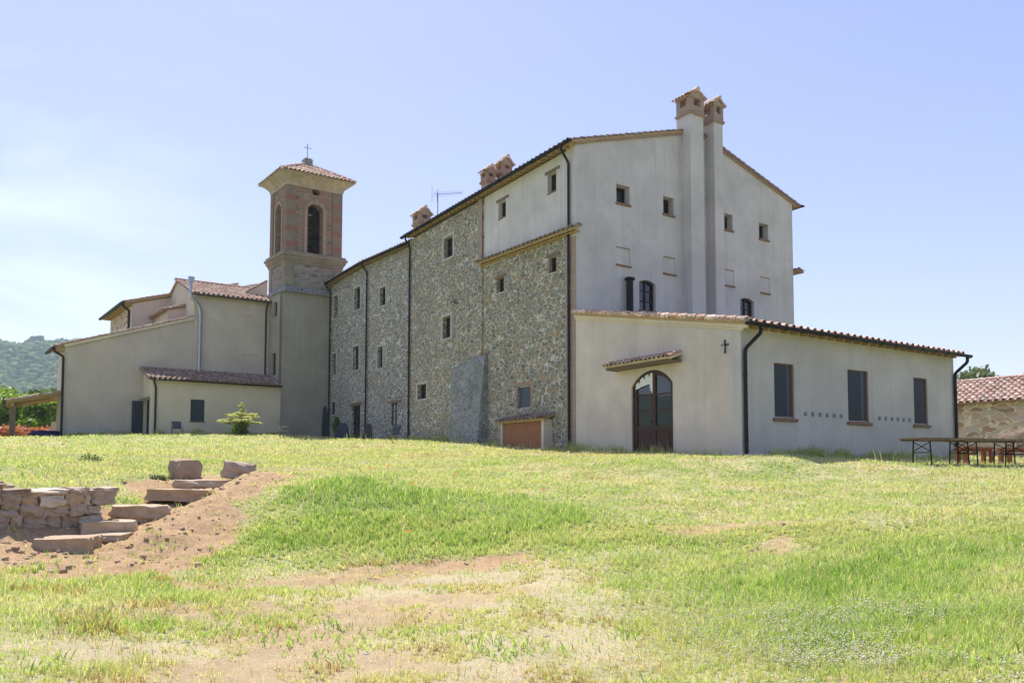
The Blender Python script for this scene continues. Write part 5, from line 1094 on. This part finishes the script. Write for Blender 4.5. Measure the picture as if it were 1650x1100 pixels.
def tree(name, x, y, h, r, label, cat, group=None, mat='leafA', n=9000, ls=.13, th=.35, seed=0, low=False, asp=.6, ncl=26):
    z = gz(x, y); rr = np.random.default_rng(seed); t = thing(name, (x, y, z), label, cat, group)
    m = MB(); top = Vector((x+rr.normal()*.2, y+rr.normal()*.2, z+h*.8)); m.tube([(x, y, z-.2), (x, y, z+h*.1), Vector((x, y, z)).lerp(top, .5), top], [h*.03, h*.022, h*.014, h*.005], 8)
    C = []; R = []
    for k in range(ncl):
        a = rr.random()*2*PI; zz = (.12 if low else th)+(1-(.12 if low else th))*rr.random()**.85*.92; q = r*math.sqrt(max(0.05, 1-((zz-.55)/.55)**2))*math.sqrt(rr.random())*.82
        c_ = (x+math.cos(a)*q, y+math.sin(a)*q, z+h*zz); C.append(c_); s = r*(.22+.2*rr.random()); R.append((s, s, s*.75))
        st = Vector((x, y, z+h*zz*.55)); m.tube([st, (st+Vector(c_))/2+Vector((0, 0, .1)), c_], [h*.012, h*.008, h*.003], 5)
    m.build('trunk', M['bark'], t); leafcloud('crown', np.array(C), np.array(R), n, ls, M[mat], t, seed=seed, asp=asp); return t
BG = 'bushes and trees beyond the timber canopy'
for i, (px, d, h, r, mt, lab) in enumerate(((-95, 92, 6.2, 3.4, 'leafB', 'bright green bush furthest left beyond the red hedge'), (-40, 86, 6.4, 3.3, 'leafA', 'dark green tree at the left beyond the red hedge'), (8, 96, 8.2, 3.2, 'leafB', 'tall light green bush at the left beyond the timber canopy'),
        (38, 84, 5.6, 3.1, 'leafB', 'bright green bush behind the canopy post'), (62, 98, 8.6, 3.4, 'leafA', 'darker green tree rising above the canopy roof'), (88, 88, 6.2, 3.2, 'leafB', 'light green bush between canopy and church wall'), (20, 78, 4.3, 2.5, 'leafB', 'low bright bush just behind the red hedge'), (70, 79, 4.4, 2.5, 'leafB', 'low bright bush under the timber canopy'), (115, 105, 8.8, 3.5, 'leafA', 'dark green tree half hidden behind the church annex'))):
    x, y = at(px, d); tree('bush', x, y, h, r, lab, 'bush', BG, mt, 9000, .2, seed=30+i, low=True)
# red leaved hedge
x0, y0 = at(-160, 66); x1, y1 = at(100, 70); C = []; R = []
for k in range(60): t = k/59; C.append((x0+(x1-x0)*t, y0+(y1-y0)*t, gz(x0+(x1-x0)*t, y0+(y1-y0)*t)+.62+random.uniform(-.15, .2))); R.append((.75, .6, .62))
hd = thing('red_hedge', (x0, y0, gz(x0, y0)), 'low hedge with bright red young leaves beyond the timber canopy', 'hedge'); leafcloud('foliage', np.array(C), np.array(R), 14000, .11, M['leafR'], hd, seed=5)
m = MB()
for c_ in C: m.tube([(c_[0], c_[1], c_[2]-.9), (c_[0]+.1, c_[1], c_[2])], .03, 5)
m.build('stems', M['bark'], hd)
# golden shrub by the lean-to
x, y = at(386, 51.5); z = gz(x, y); sh = thing('golden_shrub', (x, y, z), 'layered yellow green shrub growing in front of the lean-to wall', 'shrub')
C = []; R = []; rr = random.Random(5)
for k in range(34):
    zz = .80+.55*rr.random()**1.3; q = (1.2-.55*(zz-.8))*rr.random()**.5; a = rr.random()*6.28; C.append((x+q*math.cos(a), y+q*math.sin(a), z+zz)); R.append((.34, .34, .08))
C += [(x+.05, y, z+1.42), (x+.16, y, z+1.62), (x+.05, y, z+1.86), (x+.14, y, z+2.02)]; R += [(.30, .3, .10), (.2, .2, .09), (.26, .2, .07), (.12, .12, .10)]
leafcloud('foliage', np.array(C), np.array(R), 5200, .058, M['leafY'], sh, flat=1.2, seed=9, shell=.2); C2 = np.array([(x+.25*math.cos(k), y+.25*math.sin(k), z+.18+.07*k) for k in range(9)]); leafcloud('lower_leaves', C2, np.full((9, 3), .34), 1800, .06, M['leafB'], sh, seed=10)
m = MB()
for c_ in C[::2]: m.tube([(x, y, z), ((x+c_[0])/2, (y+c_[1])/2, z+(c_[2]-z)*.6), c_], [.03, .02, .006], 5)
m.build('stems', M['bark'], sh)
# trees behind the barn
for i, (px, d, h, r, lab) in enumerate(((1566, 66, 6.5, 2.7, 'airy olive green tree behind the left end of the barn'), (1535, 70, 6.6, 2.5, 'green tree partly hidden by the extension eave'), (1648, 72, 6.4, 1.9, 'small tree top over the barn ridge at the right edge'), (1740, 60, 7.5, 3, 'green tree beyond the barn out to the right'))):
    x, y = at(px, d); tree('tree', x, y, h, r, lab, 'tree', 'trees behind the stone barn', 'leafO', 3600, .16, seed=60+i, ncl=20)
# low weeds on the lawn
for i, (x, y, s, lab) in enumerate(((-17.54, -3.34, .30, 'low leafy weed clump on the upper lawn above the dry stone wall'), (-16.5, -6.6, .20, 'green weeds hanging beside the pale boulder'))):
    z = gz(x, y); o = leafcloud('weed_clump', np.array([(x, y, z+s*.25)]), np.array([(s*1.1, s*.7, s*.55)]), 420, .03, M['leafO'], seed=80+i, shell=.2); tag(o, lab, 'weed', 'weed clumps on the lawn')
# plant rooted high in the stone wall
m = MB(); rr = random.Random(3)
for k in range(16): a = rr.uniform(-1.4, 1.6); L = rr.uniform(.25, .6); m.tube([(-.07, 10.0, 7.85), (-.07-.5*L, 10.0-math.sin(a)*L*.6, 7.85+math.cos(a)*L*.35), (-.1-.8*L, 10.0-math.sin(a)*L, 7.85+math.cos(a)*L*.5-.05)], [.012, .008, .003], 4)
tag(m.build('wall_plant', M['bark']), 'dry twiggy plant rooted high in the rubble wall of the farmhouse', 'plant')

# ------------------------------------------------------------------ distant hill with woodland
hx = np.linspace(-1500, 1700, 90); hy_ = np.linspace(520, 2300, 60); HX, HY = np.meshgrid(hx, hy_)
def hill_z(x, y):
    rid = 176+7*np.sin(x/160.+1.2)+4*np.sin(x/47.)+3*np.sin(x/21.+y/200.); rid = rid*np.where(x > 150, np.clip(1-(x-150)/700., .12, 1), 1)
    return -14+rid*sstep(y, 560, 1250)*(.86+.14*vnoise(x, y, 120., 5))+12*(vnoise(x, y, 60., 6)-.5)*sstep(y, 560, 800)
V = np.stack([HX, HY, hill_z(HX, HY)], -1).reshape(-1, 3); I = np.arange(90*60).reshape(60, 90); F = np.stack([I[:-1, :-1], I[:-1, 1:], I[1:, 1:], I[1:, :-1]], -1).reshape(-1, 4)
hm = m_plain('wooded_hill_ground', (.06, .085, .035), 1.0, var=.3, scale=.02)
tag(np_mesh('distant_hill', V, F, hm, smooth=True), kind='structure')
g = np.random.default_rng(3); ico = bmesh.new(); bmesh.ops.create_icosphere(ico, subdivisions=2, radius=1); IV = np.array([v.co[:] for v in ico.verts]); IF = np.array([[v.index for v in f.verts] for f in ico.faces]); ico.free()
def blobs(name, cx_, cy_, rr_, label, mat, zf=hill_z, up=.35):
    n = len(cx_); cz_ = zf(cx_, cy_); P = IV[None]*(1+.22*g.normal(size=(n, len(IV), 1))); P = P*np.stack([rr_, rr_, rr_*.95], -1)[:, None]+np.stack([cx_, cy_, cz_+rr_*up], -1)[:, None]
    F_ = (IF[None]+np.arange(n)[:, None, None]*len(IV)).reshape(-1, 3); return tag(np_mesh(name, P.reshape(-1, 3), F_, mat, {'tint': ('FACE', np.repeat(g.random(n), len(IF)))}), label, kind='stuff')
M['wood_far'] = m_leaf('far_woodland', [(.05, .08, .03), (.08, .12, .04), (.13, .17, .055)], .1, .02)
M['wood_far'].node_tree.nodes['Principled BSDF'].inputs['Roughness'].default_value = 1
n = 9000; yy = 600+g.random(n)**.9*700; xx = -19+(yy+24)*(g.random(n)*.30-.18); blobs('hillside_wood', xx, yy, 3.0+3.6*g.random(n)**2, 'dense broadleaf wood covering the distant hillside', M['wood_far'])
M['wood_far2'] = M['wood_far']
xx = np.concatenate([g.normal(at(46, 1300)[0], 9, 16), g.normal(at(4, 1300)[0], 12, 10), g.random(60)*260-230]); yy = np.full(len(xx), 1262.)+g.random(len(xx))*30
rr_ = np.concatenate([5+5*g.random(16), 5+4*g.random(10), 3+4*g.random(60)]); blobs('skyline_trees', xx, yy, rr_, 'taller trees along the top of the distant hill', M['wood_far'], up=1.1)
for i, (px, w_, lab) in enumerate(((13, 9, 'tiny house on the crest of the distant hill at the left'), (62, 15, 'long low reddish building on the crest of the distant hill'))):
    x, y = at(px, 1270); z = float(hill_z(np.array([x]), np.array([y]))[0]); t = thing('distant_house', (x, y, z), lab, 'house'); G = Fr((x, y, 0), (1, 0, 0), (0, 1, 0))
    m = MB(); m.box(G, -w_/2, w_/2, -4, 4, z-2, z+6); m.build('wall', M['nave'], t); m = MB(); m.prism(Fr((x, y, 0), (0, 1, 0), (1, 0, 0)), [(-5, z+6), (5, z+6), (0, z+8)], -w_/2-1, w_/2+1); m.build('roof', M['tile'], t)
# land behind the viewpoint, seen only in the door glass
hx = np.linspace(-900, 700, 50); hy_ = np.linspace(-900, -150, 30); HX, HY = np.meshgrid(hx, hy_)
def back_z(x, y): return -12+70*sstep(-y, 160, 480)*(.7+.3*vnoise(x, y, 90., 8))+18*vnoise(x, y, 35., 9)*sstep(-y, 160, 300)
V = np.stack([HX, HY, back_z(HX, HY)], -1).reshape(-1, 3); I = np.arange(50*30).reshape(30, 50); F = np.stack([I[:-1, :-1], I[:-1, 1:], I[1:, 1:], I[1:, :-1]], -1).reshape(-1, 4)
tag(np_mesh('valley_hill', V, F, m_plain('green_hill_ground', (.09, .14, .04), 1.0, var=.5, scale=.04), smooth=True), kind='structure')

# ------------------------------------------------------------------ garden things
M['steel'] = m_plain('painted_steel_frame', (.30, .31, .33), .4, .5); M['fabric'] = m_plain('grey_mesh_fabric', (.07, .075, .09), .8)
def legs4(t, F_, w_, d_, h_, mat, r=.014, name='leg'):
    for sx in (-1, 1):
        for sy in (-1, 1): m = MB(); m.tube([F_.p(sx*w_/2, sy*d_/2, 0), F_.p(sx*w_/2*.92, sy*d_/2*.9, h_)], r, 8); m.build(name, mat, t)
# armchair seen from the front
x, y = at(285, 51.8); z = gz(x, y); t = thing('garden_armchair', (x, y, z), 'low garden armchair with grey mesh back in front of the lean-to window', 'chair')
Fc_ = rotf(x, y, z, .0); legs4(t, Fc_, .62, .5, .40, M['black'])
m = MB(); m.box(Fc_, -.29, .29, -.26, .24, .38, .41); m.build('seat', M['fabric'], t)
m = MB(); m.raw([Fc_.p(-.29, .24, .38), Fc_.p(.29, .24, .38), Fc_.p(.28, .40, .86), Fc_.p(-.28, .40, .86), Fc_.p(-.29, .27, .38), Fc_.p(.29, .27, .38), Fc_.p(.28, .43, .86), Fc_.p(-.28, .43, .86)], [(0, 1, 2, 3), (4, 5, 6, 7), (0, 1, 5, 4), (2, 3, 7, 6), (0, 3, 7, 4), (1, 2, 6, 5)]); m.build('backrest', M['fabric'], t)
for s in (-1, 1): m = MB(); m.box(Fc_, s*.33-.03, s*.33+.03, -.28, .30, .56, .59); m.tube([Fc_.p(s*.33, -.26, .38), Fc_.p(s*.33, -.26, .56)], .013, 6); m.build('armrest', M['steel'], t)
# sun lounger seen from the side
x, y = at(462, 50); z = gz(x, y); t = thing('lounge_chair', (x, y, z), 'reclining wooden slatted lounge chair at the foot of the bell tower', 'chair'); F_ = rotf(x, y, z, -.25)
M['cream'] = m_plain('cream_slats', (.66, .58, .45), .6)
m = MB()
for k in range(9): m.box(F_, -.30+k*.12, -.30+k*.12+.1, -.28, .28, .34, .36)
m.build('seat', M['cream'], t); m = MB()
for k in range(4): a = k*.15; m.raw([F_.p(-.38-.10*q*1.3, w_, .36+q*.62) for q in (0, 1) for w_ in (-.26+a-.0, -.26+a+.11)], [(0, 1, 3, 2)])
m.build('backrest', M['cream'], t)
m = MB()
for s in (-1, 1): m.tube([F_.p(-.55, s*.3, 1.02), F_.p(-.35, s*.3, .35), F_.p(.82, s*.3, .35)], .018, 6); m.tube([F_.p(-.42, s*.3, .62), F_.p(.1, s*.3, .60), F_.p(.62, s*.3, .58), F_.p(.72, s*.3, .36)], .014, 6)
m.build('frame', M['wood'], t); legs4(t, F_, .9, .6, .35, M['wood'], .018)
# folding chair
x, y = at(628, 38.5); z = gz(x, y); t = thing('folding_chair', (x, y, z), 'thin metal folding armchair in front of the rear wing', 'chair'); F_ = rotf(x, y, z, .35)
m = MB(); m.box(F_, -.05, .42, -.22, .22, .40, .42); m.build('seat', M['fabric'], t); m = MB(); m.raw([F_.p(.40, -.22, .42), F_.p(.40, .22, .42), F_.p(.50, .22, .86), F_.p(.50, -.22, .86), F_.p(.42, -.22, .42), F_.p(.42, .22, .42), F_.p(.52, .22, .86), F_.p(.52, -.22, .86)], [(0, 1, 2, 3), (4, 5, 6, 7), (0, 1, 5, 4), (2, 3, 7, 6)]); m.build('backrest', M['fabric'], t)
m = MB()
for s in (-.24, .24): m.tube([F_.p(-.1, s, 0), F_.p(.45, s, .6), F_.p(.52, s, .9)], .012, 6); m.tube([F_.p(.4, s, 0), F_.p(-.05, s, .42), F_.p(-.1, s, .5), F_.p(-.02, s, .66), F_.p(.1, s, .68), F_.p(.46, s, .66)], .012, 6)
m.build('frame', M['black'], t)
# dark things leaning by the tower corner
def leaning(name, px, d, wd_, h_, lab, cat, mat, az, lean=.25, top=.7):
    x, y = at(px, d); z = gz(x, y); F_ = rotf(x, y, z, az); m = MB(); n = 10; A = []; B_ = []
    for k in range(n+1): u = -1+2*k/n; hh = h_*(1-abs(u)**3.2*(1-top*.4)); A.append(F_.p(u*wd_/2, lean*hh, hh)); B_.append(F_.p(u*wd_/2*.95, 0, 0))
    A2 = [q+F_.N*.12+Vector((0, 0, -.02)) for q in A]; B2 = [q+F_.N*.3 for q in B_]
    m.raw(A+B_, [(k, k+1, n+2+k, n+1+k) for k in range(n)]); m.raw(A2+B2, [(k, k+1, n+2+k, n+1+k) for k in range(n)]); m.raw(A+A2, [(k, k+1, n+2+k, n+1+k) for k in range(n)]); m.raw([A[0], B_[0], B2[0], A2[0]], [(0, 1, 2, 3)]); m.raw([A[-1], B_[-1], B2[-1], A2[-1]], [(0, 1, 2, 3)])
    tag(m.build(name, mat), lab, cat)
M['tarp'] = m_plain('dark_blue_cover', (.018, .022, .03), .5, var=.4)
leaning('covered_barbecue', 548, 47, .95, 1.0, 'dark covered dome shape against the wall between small window and door', 'covered barbecue', M['tarp'], -.9)
leaning('plank_stack', 590, 43.5, .5, .95, 'dark narrow pointed board leaning beside the wing doorway', 'board', M['tarp'], -.9, .3, .3)
leaning('plank_stack', 525, 50.5, .45, 2.1, 'tall dark board leaning in the corner below the bell tower', 'board', M['tarp'], -.1, .15, .9)
# potted plant
x, y = at(541, 48.5); z = gz(x, y); t = thing('potted_plant', (x, y, z), 'dark leafy plant in a pot under the small wing window', 'potted plant'); m = MB(); m.tube([(x, y, z), (x, y, z+.45), (x, y, z+.47)], [.16, .22, .24], 12); m.build('pot', M['sill'], t); leafcloud('leaves', np.array([(x, y, z+.75), (x+.05, y, z+1.1)]), np.array([(.25, .25, .3), (.18, .18, .25)]), 500, .06, M['leafA'], t, seed=4)
# blue tarpaulin heap and terracotta panel under the canopy
x, y = at(74, 57.5); z = gz(x, y); m = MB(); stone(m, (x, y, z+.16), (1.7, .9, .55), .2, 77, .22, .5, .35, 8); tag(m.build('tarpaulin_heap', m_plain('blue_tarpaulin', (.015, .03, .12), .4, var=.5, scale=3)), 'heap of dark blue tarpaulin lying under the timber canopy', 'tarpaulin')
x, y = at(89, 60.5); z = gz(x, y); m = MB(); F_ = rotf(x, y, z, -.1); m.prism(F_, [(-.5, -.1), (.5, -.1), (.5, 1.15), (-.25, 1.2)], 0, .1); m.box(F_, -.45, .45, -.02, 0, 0, .1); tag(m.build('clay_panel', M['nave']), 'pinkish clay coloured panel leaning under the canopy against the church wall', 'panel')
# two stakes at the church wall
for i, (px, h_, lab) in enumerate(((109.5, 2.35, 'taller thin stake leaning on the church annex wall'), (116, 1.75, 'shorter thin stake next to the taller one'))):
    x, y = at(px, 57.9); z = gz(x, y); m = MB(); m.tube([(x, y, z-.05), (x+.02, y+.1, z+h_)], [.05, .04], 6); tag(m.build('stake', M['wood']), lab, 'stake')
# tv antenna
an = thing('tv_antenna', (1, 14.2, 13.3), 'television antenna on the farmhouse roof between the chimneys', 'antenna')
m = MB(); m.tube([(1, 14.25, 13.2), (1, 14.25, 15.25)], .025, 6); m.tube([(1, 14.25, 14.0), (1.5, 13.9, 13.4)], .012, 5); m.tube([(1, 14.25, 14.0), (.7, 14.8, 13.3)], .012, 5); m.build('mast', M['aerial'], an)
m = MB(); b0_ = Vector((.9, 14.5, 15.2)); b1_ = Vector((1.5, 12.3, 14.75)); m.tube([b0_, b1_], .016, 5)
for k in range(12): p = b0_.lerp(b1_, k/11); L = .24-.008*k; m.tube([p-Vector((.4, .1, .9))*L, p+Vector((.4, .1, .9))*L], .009, 4)
m.tube([b0_+Vector((-.1, .1, -.45)), b0_+Vector((-.1, .1, .5))], .012, 4); m.tube([b0_+Vector((.25, .15, -.4)), b0_+Vector((.3, .15, .45))], .012, 4); m.build('yagi', M['aerial'], an)
# trestle tables
def table(x, y, az, lab, L=2.3, zz=None):
    z = gz(x, y) if zz is None else zz; t = thing('trestle_table', (x, y, z), lab, 'table', 'trestle tables by the barn'); F_ = rotf(x, y, z, az)
    m = MB(); m.box(F_, -L/2, L/2, -.38, .38, .74, .775)
    for w_ in (-.36, .32): m.box(F_, -L/2+.04, L/2-.04, w_, w_+.04, .69, .74)
    m.build('tabletop', M['wood'], t)
    for u in (-.7, .62):
        m = MB()
        for s in (-1, 1): m.tube([F_.p(u+s*.02, s*.36, 0), F_.p(u, s*.30, .70)], .02, 8)
        m.tube([F_.p(u, -.34, .38), F_.p(u, .30, .66)], .013, 6); m.tube([F_.p(u, .34, .38), F_.p(u, -.30, .66)], .013, 6); m.tube([F_.p(u, -.34, .36), F_.p(u, .34, .36)], .013, 6); m.build('folding_leg', M['black'], t)
    return t
TA = -.30
for (px, d, lab) in ((1517, 25.2, 'trestle table standing in front of the extension corner, leftmost'), (1590, 25.6, 'trestle table between the two others in front of the barn'), (1668, 26.0, 'trestle table at the right edge carrying a bundle of twigs')):
    x, y = at(px, d); table(x, y, TA, lab)
def bench(px, d, lab, az):
    x, y = at(px, d); z = gz(x, y); t = thing('wooden_bench', (x, y, z), lab, 'bench', 'reddish wooden benches by the barn'); F_ = rotf(x, y, z, az)
    m = MB(); m.box(F_, -.6, .6, -.2, .2, .47, .53); m.box(F_, -.52, .52, -.15, .15, .40, .469); m.build('seat', M['redwood'], t)
    for u in (-.5, .5):
        for w_ in (-.14, .14): m = MB(); m.box(F_, u-.055, u+.055, w_-.05, w_+.05, -.02, .40); m.build('leg', M['redwood'], t)
M['redwood'] = m_wood('reddish_stained_wood', (.33, .12, .06), 'z')
bench(1570, 27.6, 'reddish wooden bench behind the middle trestle table', -.3); bench(1640, 27.8, 'reddish wooden bench nearer the right edge behind the tables', -.3)
x, y = at(1650, 26.0); z = gz(x, y)+.775; m = MB(); rr = random.Random(8); F_ = rotf(x, y, z, TA)
for k in range(130):
    a = rr.gauss(.35, .28); L = rr.uniform(.6, 1.25); u0 = rr.uniform(-.9, -.3); w0 = rr.uniform(-.3, .3); h0 = rr.uniform(.01, .12); p0 = F_.p(u0, w0, h0)
    m.tube([p0, F_.p(u0+L*.5, w0+rr.uniform(-.1, .1), h0+L*.26*abs(math.sin(a))+.06), F_.p(u0+L, w0+rr.uniform(-.2, .2), h0+L*.42*abs(math.sin(a)))], [.0045, .004, .002], 4, rr.random())
tag(m.build('twig_bundle', m_plain('pale_dry_twigs', (.48, .38, .27), .8, var=.4, scale=20)), 'bundle of pale dry twigs heaped on the right hand trestle table', 'twigs')
# ------------------------------------------------------------------ summer haze over the valley
HZ = 0.0002
if HZ > 0:
    m = MB(); m.box(WORLD, -1700, 1900, -1000, 2500, -75, 205); hb = m.build('haze', M['dark'], merge=True)
    hm_ = bpy.data.materials.new('summer_haze'); hm_.use_nodes = True; t_ = hm_.node_tree; t_.nodes.clear(); vo = t_.nodes.new('ShaderNodeVolumePrincipled'); vo.inputs['Density'].default_value = HZ; vo.inputs['Color'].default_value = (.66, .82, 1, 1); vo.inputs['Anisotropy'].default_value = .3
    ou = t_.nodes.new('ShaderNodeOutputMaterial'); t_.links.new(vo.outputs[0], ou.inputs['Volume']); hb.data.materials[0] = hm_; hb['kind'] = 'stuff'; hb['label'] = 'thin summer haze'
